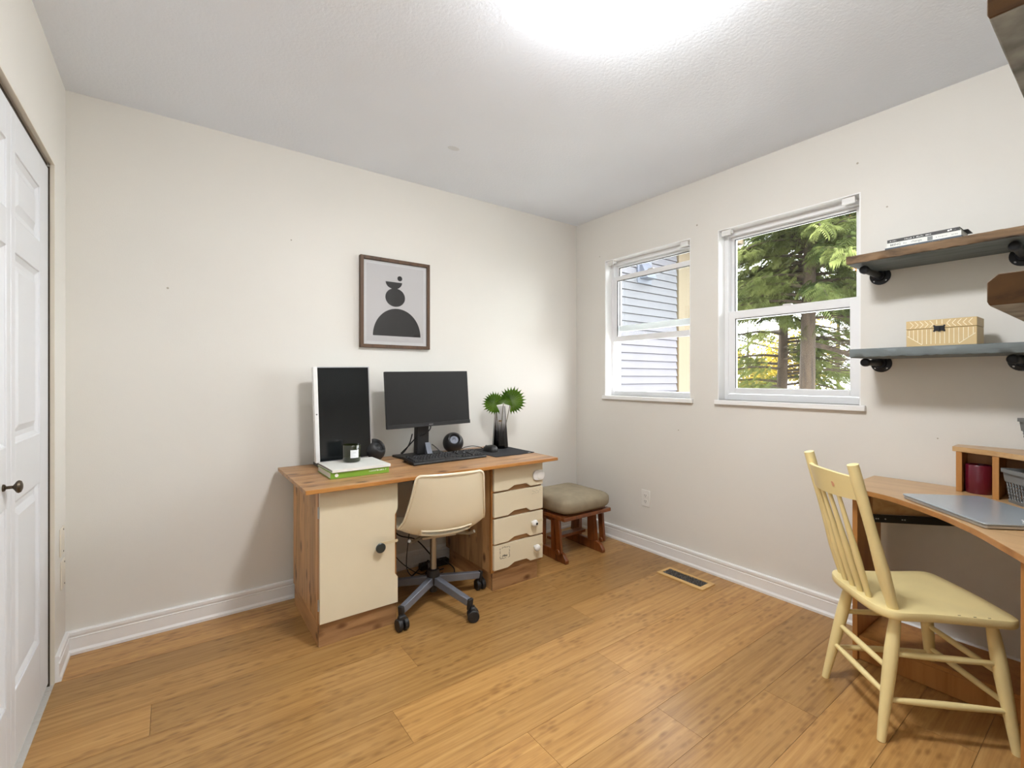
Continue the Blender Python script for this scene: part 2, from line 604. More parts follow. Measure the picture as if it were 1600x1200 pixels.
TH = 0.15
W1 = (1.720, 2.447, 1.065, 2.092)
W2 = (0.812, 1.537, 1.065, 2.092)
CL = (0.75, 2.524, 0.0, 2.033)     # closet opening on the left wall
floor = struct(MB().box(WL - 0.75, WB + TH, WC - TH, WA + TH, -0.12, -0.014).build('floor', 'subfloor', smooth=False))
struct(MB().box(WL - 0.75, WB + TH, WC - TH, WA + TH, H, H + 0.12).build('ceiling', 'ceiling', smooth=False))
struct(MB().box(WL - 0.75, WB + TH, WA, WA + TH, -0.014, H).build('wall_back', 'wall', smooth=False))
struct(wall_with_holes_x(WB, WB + TH, WC - TH, WA, -0.014, H, [W1, W2]).build('wall_right', 'wall', smooth=False))
struct(wall_with_holes_x(WL - 0.11, WL, WC, WA, -0.014, H, [CL]).build('wall_left', 'wall', smooth=False))
HD = (-0.32, 0.50, 2.033)         # doorway behind the camera into a hall, both added for fill light
struct(MB().box(WL - 0.75, HD[0], WC - TH, WC, -0.014, H).box(HD[1], WB, WC - TH, WC, -0.014, H).box(HD[0], HD[1], WC - TH, WC, HD[2], H).build('wall_front', 'wall', smooth=False))
hb = WC - TH
struct(MB().box(-0.9, -0.8, hb - 1.2, hb, -0.014, H).box(1.2, 1.3, hb - 1.2, hb, -0.014, H).box(-0.9, 1.3, hb - 1.3, hb - 1.2, -0.014, H).build('wall_added_hall', 'wall', smooth=False))  # unseen hall box, added to hold the fill lamp
struct(MB().box(-0.9, 1.3, hb - 1.3, hb, H, H + 0.12).build('ceiling_added_hall', 'ceiling', smooth=False))
struct(MB().box(-0.9, 1.3, hb - 1.3, hb, -0.12, 0.0).build('floor_added_hall', 'bamboo', smooth=False))
struct(MB().box(WL - 0.75, WL - 0.65, WC, WA, -0.014, H).build('wall_closet', 'wall', smooth=False))

# small nail holes and scuffs on the paint
M['scuff'] = plain('greyish_scuff', lin((178, 170, 156)), 0.8)
M['smudge'] = plain('grey_ceiling_smudge', lin((222, 225, 230)), 0.9)
def mark(wall, c, n, r, mat='scuff', name='nail_hole', k=1.0):
    R = Vector(n).to_track_quat('Z', 'Y').to_matrix().to_4x4()
    MB().lathe([(r, 0.0), (r * 0.8, 0.0006), (0, 0.0007)], c, 12, R, sx=k).build(name, mat, bpy.data.objects[wall], smooth=False)
for c, r in (((-0.018, WA, 1.626), 0.005), ((0.523, WA, 1.950), 0.004)):
    mark('wall_back', c, (0, -1, 0), r)
for c, r in (((WB, 0.825, 2.234), 0.005), ((WB, 0.710, 1.990), 0.004), ((WB, 1.675, 2.161), 0.006), ((WB, 2.501, 2.137), 0.004), ((WB, 0.534, 0.936), 0.003), ((WB, 1.808, 0.857), 0.004)):
    mark('wall_right', c, (-1, 0, 0), r)
mark('ceiling', (1.229, 2.216, H), (0, 0, -1), 0.022, 'smudge', 'ceiling_smudge', 1.6)

# floor planks, 18 cm wide, laid along x
def planks():
    w = 0.1835
    y = 2.153
    rows = []
    while y < WA + 0.02:
        y += w
    joints = {}
    k = 0
    while y > WC - 0.02:
        rows.append((y - w, y))
        y -= w
    known = {round(2.153 - 2 * w, 3): 0.823, round(2.153 - w, 3): 1.768}
    r = random.Random(5)
    for ya, yb in rows:
        key = round(ya, 3)
        j0 = known.get(key, r.uniform(-0.2, 1.6))
        xs = [j0 + i * 1.83 for i in range(-2, 3)]
        xs = [WL - 0.02] + [x for x in xs if WL + 0.1 < x < WB - 0.1] + [WB]
        for a, b in zip(xs, xs[1:]):
            y0c, y1c = max(ya + 0.0006, WC), min(yb - 0.0006, WA)
            if y1c - y0c < 0.01:
                continue
            MB().box(a + 0.0005, b - 0.0005, y0c, y1c, -0.014, 0.0).build('plank', 'bamboo', floor, smooth=False)
planks()

# baseboards: a moulded profile (offset from the wall, height)
BP = [(0, 0), (0.019, 0), (0.019, 0.012), (0.015, 0.018), (0.013, 0.022), (0.013, 0.068), (0.0145, 0.071), (0.011, 0.074), (0.0125, 0.080), (0.015, 0.084), (0.015, 0.096), (0.011, 0.101), (0, 0.101)]
struct(MB().prism([(WA - d, z) for d, z in BP], 'x', WL, WB).build('baseboard_back', 'trim', angle=20))
struct(MB().prism([(WB - d, z) for d, z in BP], 'y', WC, WA - 0.013).build('baseboard_right', 'trim', angle=20))
struct(MB().prism([(WL + d, z) for d, z in BP], 'y', CL[1] + 0.004, WA - 0.013).build('baseboard_left', 'trim', angle=20))
struct(MB().prism([(WC + d, z) for d, z in BP], 'x', 0.95, WB - 0.013).build('baseboard_front', 'trim', angle=20))

# closet opening: jamb strips, dark head track, dark strip for the side gap's shade
t = MB().box(WL - 0.012, WL + 0.001, CL[1] - 0.004, CL[1] + 0.001, 0, CL[3]).box(WL - 0.012, WL + 0.001, CL[0], CL[1], CL[3] - 0.004, CL[3] + 0.001)
struct(t.build('trim_1', 'trimcream', smooth=False))
t = MB().box(WL - 0.06, WL - 0.020, CL[0], CL[1] - 0.004, CL[3] - 0.016, CL[3] - 0.004)
struct(t.build('trim_2', 'gap', smooth=False))
t = MB().box(WL - 0.075, WL - 0.012, CL[1] - 0.010, CL[1] - 0.004, 0, CL[3] - 0.016)  # dark strip standing in for the shade between leaf and jamb
struct(t.build('trim_3', 'gap', smooth=False))

def closet_leaf(name, ya, yb, knob_y=None):
    fx = WL - 0.016          # face of the stiles and rails
    bx = fx - 0.034
    z0, z1 = 0.012, 2.011
    pa, pb = ya + 0.045 if knob_y is None else ya + 0.135, yb - 0.14 if knob_y is None else yb - 0.045
    rows = [(0.239, 0.816), (0.997, 1.581), (1.692, 1.889)]
    root = MB()
    root.box(bx, fx, ya, pa, z0, z1)
    root.box(bx, fx, pb, yb, z0, z1)
    zs = [z0] + [z for r_ in rows for z in r_] + [z1]
    for i in range(0, len(zs), 2):
        root.box(bx, fx, pa, pb, zs[i], zs[i + 1])
    o = struct(root.build(name, 'doorwhite', bevel=0.003))
    for a, b in rows:
        mb = MB()
        def ring(d, x):
            return [(x, pa + d, a + d), (x, pb - d, a + d), (x, pb - d, b - d), (x, pa + d, b - d)]
        mb.loft([ring(0, bx + 0.008), ring(0, fx - 0.004), ring(0.014, fx - 0.012), ring(0.030, fx - 0.012), ring(0.052, fx - 0.003)], caps=True)
        mb.build('panel', 'doorwhite', o, smooth=False)
    if knob_y is not None:
        k = MB()
        R = Matrix.Rotation(math.radians(90), 4, 'Y')
        k.lathe([(0.0105, 0), (0.0095, 0.004), (0.0045, 0.007), (0.0045, 0.020), (0.010, 0.024), (0.0165, 0.028), (0.0185, 0.032), (0.016, 0.037), (0.008, 0.040), (0.0, 0.0405)], (fx, knob_y, 0.884), 24, R)
        kb = k.build('knob', 'bronze', o)
        kb['label'] = 'small ornate dark bronze knob'
    return o
closet_leaf('door_1', 2.003, 2.514)
closet_leaf('door_2', 1.490, 1.999, 1.917)
closet_leaf('door_3', 0.765, 1.486)

# ------------------------------------------------------------------ windows
def window(name, W, raised):
    ya, yb, za, zb = W
    xf = WB + 0.070         # inner face of the vinyl frame
    xo = WB + TH
    mb = MB()               # frame
    fw = 0.028
    mb.box(xf, xo, yb - fw, yb, za, zb).box(xf, xo, ya, ya + fw, za, zb)
    mb.box(xf, xo, ya + fw, yb - fw, za, za + 0.036).box(xf, xo, ya + fw, yb - fw, zb - 0.034, zb)
    o = struct(mb.build(name, 'vinyl', bevel=0.002))
    # plastered reveal lined white
    rv = MB()
    e = 0.006
    rv.box(WB + 0.001, xf, yb - e, yb + 0.0, za, zb).box(WB + 0.001, xf, ya, ya + e, za, zb).box(WB + 0.001, xf, ya + e, yb - e, zb - e, zb)
    rv.build('window_reveal', 'trim', o, smooth=False)
    # stool with small horns
    MB().box(WB - 0.020, xf, ya + 0.0005, yb - 0.0005, za - 0.026, za).box(WB - 0.022, WB - 0.0005, ya - 0.022, yb + 0.012, za - 0.027, za + 0.001).build('window_sill', 'trim', o, bevel=0.003)
    zm = 1.575              # meeting rail height
    ia, ib = ya + fw, yb - fw
    # upper fixed light: thin stops and meeting rail
    up = MB()
    xa, xb = xo - 0.045, xo - 0.015
    up.box(xa, xb, ib - 0.022, ib, zm - 0.02, zb - 0.034).box(xa, xb, ia, ia + 0.022, zm - 0.02, zb - 0.034)
    up.box(xa, xb, ia + 0.022, ib - 0.022, zb - 0.050, zb - 0.034).box(xa, xb, ia + 0.022, ib - 0.022, zm - 0.022, zm + 0.022)
    up.build('upper_sash', 'vinyl', o, bevel=0.0015)
    pu = MB().box(xa + 0.012, xa + 0.016, ia + 0.02, ib - 0.02, zm + 0.02, zb - 0.048).build('pane', 'glass', o, smooth=False)
    gk = MB()
    g = 0.003
    gy0, gy1, gz0, gz1 = ia + 0.022, ib - 0.022, zm + 0.022, zb - 0.050
    gk.box(xa - 0.001, xa + 0.011, gy1 - g, gy1, gz0, gz1).box(xa - 0.001, xa + 0.011, gy0, gy1, gz1 - g, gz1)
    gk.build('gasket', 'slot', o, smooth=False)
    # lower sash, inside of the upper one; slides up when the window is open
    dz = 0.372 if raised else 0.0
    lo = MB()
    x0, x1 = xf + 0.004, xf + 0.032
    sa, sb = za + 0.038 + dz, zm + 0.026 + dz
    s = 0.040 if not raised else 0.026
    rb_, rt = (0.034, 0.046) if not raised else (0.040, 0.034)
    lo.box(x0, x1, ib - s, ib + 0.004, sa, sb).box(x0, x1, ia - 0.004, ia + s, sa, sb)
    lo.box(x0, x1, ia + s, ib - s, sa, sa + rb_).box(x0, x1, ia + s, ib - s, sb - rt, sb)
    so = lo.build('lower_sash', 'vinyl', o, bevel=0.002)
    MB().box(x0 + 0.012, x0 + 0.016, ia + s - 0.004, ib - s + 0.004, sa + rb_ - 0.004, sb - rt + 0.004).build('pane', 'glass', o, smooth=False)
    gk = MB()
    gk.box(x0 + 0.002, x0 + 0.011, ib - s - g, ib - s, sa + rb_, sb - rt).box(x0 + 0.002, x0 + 0.011, ia + s, ib - s, sb - rt - g, sb - rt)
    gk.build('gasket', 'slot', o, smooth=False)
    # sash lock on the meeting rail and screw-on brackets left from a blind
    yc = (ya + yb) / 2
    MB().box(x0 - 0.004, x0 + 0.02, yc - 0.022, yc + 0.022, sb, sb + 0.007).build('sash_lock', 'whiteplastic', o, bevel=0.002)
    for yy in (ya + 0.055, yb - 0.045):
        MB().box(WB + 0.012, WB + 0.048, yy - 0.028, yy + 0.028, zb - e - 0.018, zb - e).box(WB + 0.012, WB + 0.016, yy - 0.028, yy + 0.028, zb - e - 0.034, zb - e - 0.018).build('blind_bracket', 'whiteplastic', o, bevel=0.001)
    return o
window('window_1', W1, True)
window('window_2', W2, False)

# ------------------------------------------------------------------ ceiling lamp (just above the photo's upper edge)
lx, ly = 1.06, 0.86
lamp = thing('ceiling_lamp', 'round flush ceiling lamp with frosted glass bowl', 'lamp', (lx, ly, H))
MB().lathe([(0.155, -0.004), (0.165, -0.010), (0.165, -0.028), (0.150, -0.032)], (lx, ly, H), 40).build('base_ring', 'whiteplastic', lamp)
MB().lathe([(0.150, -0.030), (0.152, -0.045), (0.142, -0.068), (0.118, -0.088), (0.080, -0.102), (0.040, -0.108), (0.0, -0.110)], (lx, ly, H), 40).build('glass_bowl', 'lampglass', lamp)
MB().lathe([(0.010, -0.109), (0.010, -0.116), (0.005, -0.121), (0.0, -0.121)], (lx, ly, H), 16).build('finial', 'silver', lamp)

hl = thing('hall_fill_lamp', 'unseen white globe lamp added in the hall for fill light', 'lamp', (0.1, WC - TH - 0.5, H))  # added out of view to give the room frontal fill
MB().lathe([(0.07, -0.002), (0.07, -0.02), (0.05, -0.03)], (0.1, WC - TH - 0.5, H), 24).build('base_ring', 'whiteplastic', hl)
MB().lathe([(0.05, -0.028), (0.10, -0.06), (0.13, -0.12), (0.12, -0.18), (0.07, -0.225), (0.0, -0.24)], (0.1, WC - TH - 0.5, H), 28).build('fill_globe', 'hallfill', hl)

# ------------------------------------------------------------------ wall outlet, painted plates, floor register
yc, zc = 2.065, 0.358
ot = thing('wall_outlet', 'white duplex power outlet on the wall below the windows', 'outlet', (WB, yc, zc))
MB().box(WB - 0.006, WB - 0.0002, yc - 0.035, yc + 0.035, zc - 0.058, zc + 0.058).build('cover_plate', 'plate', ot, bevel=0.003)
for dz in (-0.020, 0.020):
    f = MB().prism([(yc + 0.0165 * math.cos(a), zc + dz + max(-0.0135, min(0.0135, 0.0165 * math.sin(a)))) for a in [i * math.pi / 12 for i in range(24)]], 'x', WB - 0.0085, WB - 0.006).build('socket', 'plate', ot)
    s = MB()
    s.box(WB - 0.0092, WB - 0.0084, yc + 0.005, yc + 0.0075, zc + dz - 0.002, zc + dz + 0.007)
    s.box(WB - 0.0092, WB - 0.0084, yc - 0.0075, yc - 0.005, zc + dz - 0.002, zc + dz + 0.007)
    s.box(WB - 0.0092, WB - 0.0084, yc - 0.0025, yc + 0.0025, zc + dz - 0.010, zc + dz - 0.006)
    s.build('slot', 'slot', f, smooth=False)

def painted_plate(z0, z1, y0, y1, lab):
    p = thing('painted_wall_plate', lab, 'wall plate', (WL, (y0 + y1) / 2, z0), 'painted plates beside the closet')
    MB().box(WL, WL + 0.006, y0, y1, z0, z1).build('cover_plate', 'trimcream', p, bevel=0.002)
    for zz in (z0 + 0.012, z1 - 0.012):
        MB().cyl((WL + 0.005, (y0 + y1) / 2 + 0.015, zz), (WL + 0.0072, (y0 + y1) / 2 + 0.015, zz), 0.0035, n=10).build('screw', 'slot', p)
painted_plate(0.463, 0.578, 2.62, 2.69, 'upper cream painted cover plate on the strip of wall beside the closet')
painted_plate(0.322, 0.437, 2.64, 2.71, 'lower cream painted cover plate on the strip of wall beside the closet')

vt = thing('floor_register', 'black scrollwork floor vent in a light wood frame by the window wall', 'floor vent', (2.468, 1.626, 0))
x0, x1, y0, y1 = 2.403, 2.534, 1.474, 1.778
ix0, ix1, iy0, iy1 = x0 + 0.027, x1 - 0.018, y0 + 0.030, y1 - 0.018
fr = MB()
for a, b, c, d in ((x0, ix0, y0, y1), (ix1, x1, y0, y1), (ix0, ix1, y0, iy0), (ix0, ix1, iy1, y1)):
    fr.box(a, b, c, d, 0.0002, 0.007)
fr.build('frame', 'ventwood', vt, bevel=0.0015)
MB().box(ix0, ix1, iy0, iy1, 0.0002, 0.001).build('duct_shadow', 'ventblack', vt, smooth=False)  # flat black sheet standing in for the shade inside the duct
sc = MB()
ny = 9
for i in range(ny):
    yy = iy0 + (iy1 - iy0) * (i + 0.5) / ny
    for sgn, xx in ((1, ix0 + 0.022), (-1, ix1 - 0.022)):
        pts = []
        for q in range(13):
            a = q / 12 * math.pi * 2.6
            rr = 0.020 * (1 - q / 16)
            pts.append((xx + sgn * rr * math.cos(a + i), yy + rr * 0.8 * math.sin(a + i), 0.0045))
        sc.tube(pts, 0.0020, 5)
sc.tube([(ix0, (iy0 + iy1) / 2, 0.004), (ix1, (iy0 + iy1) / 2, 0.004)], 0.002, 5)
sc.tube([((ix0 + ix1) / 2, iy0, 0.004), ((ix0 + ix1) / 2, iy1, 0.004)], 0.002, 5)
sc.build('scroll_grille', plain('dark_pewter', lin((112, 108, 104)), 0.4, 0.5), vt)

# ================================================================== PINE DESK
desk = thing('writing_desk', 'knotty pine desk with cream cupboard door and four cream drawers', 'desk', (1.16, 2.4, 0))
DF, DB = 2.168, 2.700          # cabinet front / back
FX0, FX1 = 0.451, 1.864        # top
FY0, FY1 = 2.082, 2.722
nb = 5
bw = (FY1 - FY0) / nb
for i in range(nb):
    MB().box(FX0, FX1, FY0 + i * bw + (0.012 if i == 0 else 0.0006), FY0 + (i + 1) * bw - 0.0006, ZD - 0.018, ZD).build('top_plank', 'pine_x', desk, bevel=0.0015)
MB().box(FX0, FX1, FY0, FY0 + 0.0115, ZD - 0.018, ZD).build('front_lipping', 'pine_edge', desk, bevel=0.002)

def side_panel(xa, xb, z0, z1, widths, lip=True):
    y = DF + (0.018 if lip else 0)
    tot = sum(widths)
    k = (DB - y) / tot
    for w in widths:
        MB().box(xa, xb, y + 0.0005, y + w * k - 0.0005, z0, z1).build('side_plank', 'pine_z', desk, bevel=0.001)
        y += w * k
    if lip:
        MB().box(xa, xb, DF, DF + 0.0175, z0, z1).build('front_strip', wood_strip, desk, bevel=0.001)
wood_strip = wood('varnished_pine_strip', lin((182, 126, 66)), lin((140, 88, 40)), 2, 8, 8, 0.35, 0.05)
ZT = ZD - 0.018
side_panel(0.523, 0.541, 0.10, ZT, (5, 8, 4, 7, 9, 6, 8))
side_panel(0.866, 0.884, 0.10, ZT, (8, 7, 9, 6, 8))
side_panel(1.440, 1.458, 0.10, ZT, (6, 8, 5, 9, 7, 8))
side_panel(1.785, 1.803, 0.10, ZT, (8, 7, 9, 6, 8))
# plinths, bottoms and backs
MB().box(0.523, 0.884, DF, DF + 0.018, 0.0, 0.099).build('plinth_front', 'pine_x', desk, bevel=0.001)
MB().box(0.523, 0.541, DF + 0.0185, DB - 0.03, 0.0, 0.099).build('plinth_side', 'pine_y', desk, bevel=0.001)
MB().box(0.866, 0.884, DF + 0.0185, DB - 0.03, 0.0, 0.099).build('plinth_side', 'pine_y', desk, bevel=0.001)
MB().box(1.450, 1.773, DF, DF + 0.018, 0.0, 0.099).build('plinth_front', 'pine_x', desk, bevel=0.001)
MB().box(1.450, 1.468, DF + 0.0185, DB - 0.03, 0.0, 0.099).build('plinth_side', 'pine_y', desk, bevel=0.001)
MB().box(1.755, 1.773, DF + 0.0185, DB - 0.03, 0.0, 0.099).build('plinth_side', 'pine_y', desk, bevel=0.001)
MB().box(0.5415, 0.8655, DF + 0.001, DB - 0.002, 0.10, 0.117).build('cabinet_bottom', 'pine_x', desk, smooth=False)
MB().box(1.4585, 1.7845, DF + 0.001, DB - 0.002, 0.10, 0.1045).build('cabinet_bottom', 'pine_x', desk, smooth=False)
for zz in (0.111, 0.259, 0.409, 0.554):
    MB().box(1.4585, 1.7845, DF + 0.0005, DF + 0.03, zz - 0.006, zz + 0.034).build('drawer_rail', 'pine_x', desk, smooth=False)
MB().box(0.5415, 0.8655, DB - 0.008, DB - 0.002, 0.118, ZT - 0.001).build('cabinet_back', 'pine_z', desk, smooth=False)
MB().box(1.4585, 1.7845, DB - 0.008, DB - 0.002, 0.118, ZT - 0.001).build('cabinet_back', 'pine_z', desk, smooth=False)
# door with the finger notch in its right edge
dx0, dx1, dn = 0.5235, 0.8845, 0.014
poly = [(dx0, 0.108), (dx1, 0.108), (dx1, 0.232), (dx1 - dn, 0.250), (dx1 - dn, 0.536), (dx1, 0.563), (dx1, 0.697), (dx0, 0.697)]
door = MB().prism(poly, 'y', DF - 0.018, DF - 0.0006).build('cupboard_door', 'creampaint', desk, bevel=0.0015)
door['label'] = 'cream painted cupboard door with a dark round knob'
RY = Matrix.Rotation(math.radians(90), 4, 'X')
MB().lathe([(0.008, 0), (0.007, 0.012), (0.017, 0.017), (0.023, 0.022), (0.0235, 0.027), (0.020, 0.030), (0.0, 0.032)], (0.790, DF - 0.018, 0.398), 28, RY).build('knob', plain('dark_green_grey_knob', lin((48, 54, 52)), 0.35), door)
MB().box(0.800, 0.884, DF - 0.0195, DF - 0.0182, 0.402, 0.416).build('safety_strap', 'cleartape', door, smooth=False)
for zz in (0.60, 0.19):
    MB().cyl((dx0 - 0.0025, DF - 0.006, zz - 0.025), (dx0 - 0.0025, DF - 0.006, zz + 0.025), 0.004, n=10).build('hinge', 'silver', door)
# drawers
gx0, gx1 = 1.4485, 1.802
def drawer(z0, z1):
    w = gx1 - gx0
    poly = [(gx0, z0), (gx0 + 0.27 * w, z0), (gx0 + 0.40 * w, z0 + 0.020), (gx0 + 0.65 * w, z0 + 0.020), (gx0 + 0.735 * w, z0), (gx1, z0), (gx1, z1), (gx0, z1)]
    return MB().prism(poly, 'y', DF - 0.018, DF - 0.0006).build('drawer', 'creampaint', desk, bevel=0.0015)
d1, d2, d3, d4 = drawer(0.560, 0.697), drawer(0.415, 0.549), drawer(0.265, 0.403), drawer(0.118, 0.255)
FYD = DF - 0.018
def knobw(d, x, z, spot):
    k = MB().lathe([(0.007, 0), (0.006, 0.010), (0.013, 0.014), (0.019, 0.021), (0.0205, 0.028), (0.018, 0.035), (0.011, 0.040), (0.0, 0.0415)], (x, FYD, z), 24, RY).build('knob', 'whiteplastic', d)
    MB().box(x + 0.012, gx1, FYD - 0.0013, FYD - 0.0002, z - 0.006, z + 0.008).build('safety_strap', 'cleartape', d, smooth=False)
knobw(d3, 1.720, 0.344, True)
knobw(d4, 1.738, 0.196, False)
# dark mark on the third drawer's knob
MB().lathe([(0.0, 0), (0.007, 0.0005), (0.0075, 0.002), (0.0, 0.0035)], (1.724, FYD - 0.0395, 0.343), 12, RY).build('knob_mark', 'ink2', d3)
# oval child lock on the top drawer
def rr_poly(x0, x1, z0, z1, r, n=6):
    pts = []
    for cx, cz, a0 in ((x1 - r, z1 - r, 0), (x0 + r, z1 - r, 90), (x0 + r, z0 + r, 180), (x1 - r, z0 + r, 270)):
        for i in range(n + 1):
            a = math.radians(a0 + 90 * i / n)
            pts.append((cx + r * math.cos(a), cz + r * math.sin(a)))
    return pts
MB().prism(rr_poly(1.722, 1.806, 0.588, 0.648, 0.026), 'y', FYD - 0.012, FYD - 0.0002).build('child_lock', 'whiteplastic', d1, bevel=0.004, segs=3)
MB().prism(rr_poly(1.750, 1.785, 0.597, 0.638, 0.016), 'y', FYD - 0.0155, FYD - 0.0122).build('child_lock_button', 'whiteplastic', d1, bevel=0.002)
# worn printed stickers
mk = MB()
for i in range(7):
    mk.box(1.722 + i * 0.009, 1.727 + i * 0.009, FYD - 0.0005, FYD - 0.0001, 0.527 - (i % 3) * 0.004, 0.529 - (i % 3) * 0.004)
    mk.box(1.720 + i * 0.008, 1.723 + i * 0.008, FYD - 0.0005, FYD - 0.0001, 0.510 + (i % 2) * 0.003, 0.512 + (i % 2) * 0.003)
mk.build('faded_sticker', 'greyink', d2, smooth=False)
st = MB()
r = random.Random(3)
sx0, sx1, sz0, sz1 = 1.489, 1.553, 0.176, 0.236
for i in range(12):
    for side in range(4):
        u = i / 12 + 0.02
        L = 0.006 * r.uniform(0.6, 1.2)
        tk = 0.0022 * r.uniform(0.5, 1.4)
        if r.random() < 0.2:
            continue
        if side < 2:
            xx = sx0 + u * (sx1 - sx0)
            zz = (sz0, sz1)[side] + r.uniform(-0.002, 0.002)
            st.box(xx, xx + L, FYD - 0.0005, FYD - 0.0001, zz, zz + tk)
        else:
            zz = sz0 + u * (sz1 - sz0)
            xx = (sx0, sx1)[side - 2] + r.uniform(-0.002, 0.002)
            st.box(xx, xx + tk, FYD - 0.0005, FYD - 0.0001, zz, zz + L)
for i in range(9):
    st.box(1.503 + i * 0.004, 1.506 + i * 0.004, FYD - 0.0005, FYD - 0.0001, 0.184 + r.uniform(0, 0.004), 0.190 + r.uniform(0, 0.008))
st.build('printed_sticker', 'ink2', d4, smooth=False)

# ------------------------------------------------------------------ cords and power bar under the desk
def cord(pts, r=0.0035, lab='', group='cords under the pine desk'):
    P = [Vector(p) for p in pts]
    out = []
    for i in range(len(P) - 1):
        p0, p1, p2, p3 = P[max(i - 1, 0)], P[i], P[i + 1], P[min(i + 2, len(P) - 1)]
        for k in range(8):
            t = k / 8
            out.append(0.5 * ((2 * p1) + (p2 - p0) * t + (2 * p0 - 5 * p1 + 4 * p2 - p3) * t * t + (3 * p1 - p0 - 3 * p2 + p3) * t ** 3))
    out.append(P[-1])
    o = MB().tube(out, r, 6).build('computer_cable', 'black')
    return tag(o, lab, 'cord', group)
cord([(1.02, 2.72, 0.70), (1.03, 2.71, 0.45), (1.08, 2.66, 0.27), (1.20, 2.64, 0.21), (1.30, 2.66, 0.10), (1.33, 2.66, 0.06)], 0.004, 'black cord hanging in a deep loop behind the ivory chair stem')
cord([(0.95, 2.72, 0.70), (0.97, 2.71, 0.42), (1.02, 2.70, 0.25), (1.10, 2.66, 0.10), (1.22, 2.60, 0.006), (1.30, 2.62, 0.05)], 0.0028, 'thin black cord hanging down near the desk cupboard')
cord([(1.22, 2.72, 0.70), (1.21, 2.70, 0.40), (1.16, 2.66, 0.20), (1.13, 2.60, 0.05), (1.20, 2.54, 0.006), (1.34, 2.55, 0.006)], 0.0028, 'thin black cord hanging straight down and curling on the floor')
cord([(0.89, 2.55, 0.006), (0.98, 2.50, 0.006), (1.10, 2.56, 0.006), (1.22, 2.64, 0.02), (1.30, 2.67, 0.05)], 0.0045, 'thick black cord lying on the floor under the desk')
cord([(1.38, 2.64, 0.05), (1.42, 2.56, 0.010), (1.36, 2.48, 0.006), (1.26, 2.50, 0.006), (1.27, 2.57, 0.010), (1.36, 2.58, 0.014)], 0.0035, 'coiled black cord on the floor before the power bar')
pb = thing('power_bar', 'black power bar lying against the baseboard under the desk', 'power bar', (1.36, 2.665, 0))
MB().box(1.24, 1.435, 2.645, 2.69, 0.001, 0.040).build('body', 'black', pb, bevel=0.005)
for i in range(4):
    MB().box(1.258 + i * 0.042, 1.286 + i * 0.042, 2.653, 2.682, 0.0395, 0.0425).build('socket', 'ink', pb, smooth=False)

# ================================================================== IVORY SWIVEL CHAIR
HX, HY = 1.122, 2.245
sw = thing('swivel_chair', 'ivory plastic shell swivel chair on grey five-arm caster base', 'chair', (HX, HY, 0))
CT = RZ(-10, (HX + 0.006, HY, 0))
def cat(P, n):
    out = []
    P = [np.array(p, float) for p in P]
    for i in range(len(P) - 1):
        p0, p1, p2, p3 = P[max(i - 1, 0)], P[i], P[i + 1], P[min(i + 2, len(P) - 1)]
        for k in range(n):
            t = k / n
            out.append(0.5 * ((2 * p1) + (p2 - p0) * t + (2 * p0 - 5 * p1 + 4 * p2 - p3) * t * t + (3 * p1 - p0 - 3 * p2 + p3) * t ** 3))
    out.append(P[-1])
    return out
# rows of the shell: y, z, half width, forward wrap of the edges, lift of the edges
rows = cat([(-0.292, 0.738, 0.150, 0.020, 0.0), (-0.290, 0.722, 0.168, 0.022, 0.0), (-0.280, 0.660, 0.178, 0.030, 0.0), (-0.266, 0.590, 0.190, 0.040, 0.0),
            (-0.248, 0.510, 0.205, 0.055, 0.006), (-0.226, 0.455, 0.218, 0.066, 0.022), (-0.188, 0.420, 0.222, 0.050, 0.044), (-0.12, 0.404, 0.222, 0.018, 0.056),
            (-0.02, 0.398, 0.220, 0.0, 0.052), (0.08, 0.402, 0.216, 0.0, 0.040), (0.16, 0.412, 0.207, 0.0, 0.024), (0.20, 0.410, 0.190, 0.0, 0.008), (0.215, 0.396, 0.175, 0.0, 0.004)], 4)
NU = 28
sv, sf = [], []
for y, z, hw, wrap, lift in rows:
    for j in range(NU + 1):
        u = -1 + 2 * j / NU
        k = abs(u) ** 2.4
        sv.append((u * hw, y + wrap * k, z + lift * k))
hole_lo = next(i for i, r_ in enumerate(rows) if r_[1] < 0.462)
hole_hi = next(i for i, r_ in enumerate(rows) if r_[1] < 0.428)
for i in range(len(rows) - 1):
    for j in range(NU):
        if hole_lo <= i < hole_hi and 6 <= j < NU - 6:
            continue
        a = i * (NU + 1) + j
        sf.append((a, a + 1, a + NU + 2, a + NU + 1))
shell = MB(CT).raw(sv, sf).build('shell', 'chairshell', sw, angle=60)
sol = shell.modifiers.new('thick', 'SOLIDIFY')
sol.thickness = 0.006
sol.offset = 0
def sp(i, j):
    return sv[i * (NU + 1) + j]
n_ = len(rows)
edge = [sp(i, 0) for i in range(n_ - 1, -1, -1)] + [sp(0, j) for j in range(1, NU + 1)] + [sp(i, NU) for i in range(1, n_)] + [sp(n_ - 1, j) for j in range(NU - 1, 0, -1)]
edge = [(p[0], p[1] - (0.003 if p[2] > 0.5 else 0), p[2]) for p in edge]
MB(CT).tube(edge, 0.0065, 8, closed=True).build('rolled_rim', 'chairshell', sw)
loop = [sp(hole_lo, j) for j in range(6, NU - 5)] + [sp(hole_hi, j) for j in range(NU - 6, 5, -1)]
loop = [(p[0], p[1] - 0.003, p[2]) for p in loop]
MB(CT).tube(loop, 0.0055, 8, closed=True).build('slot_rim', 'chairshell', sw)
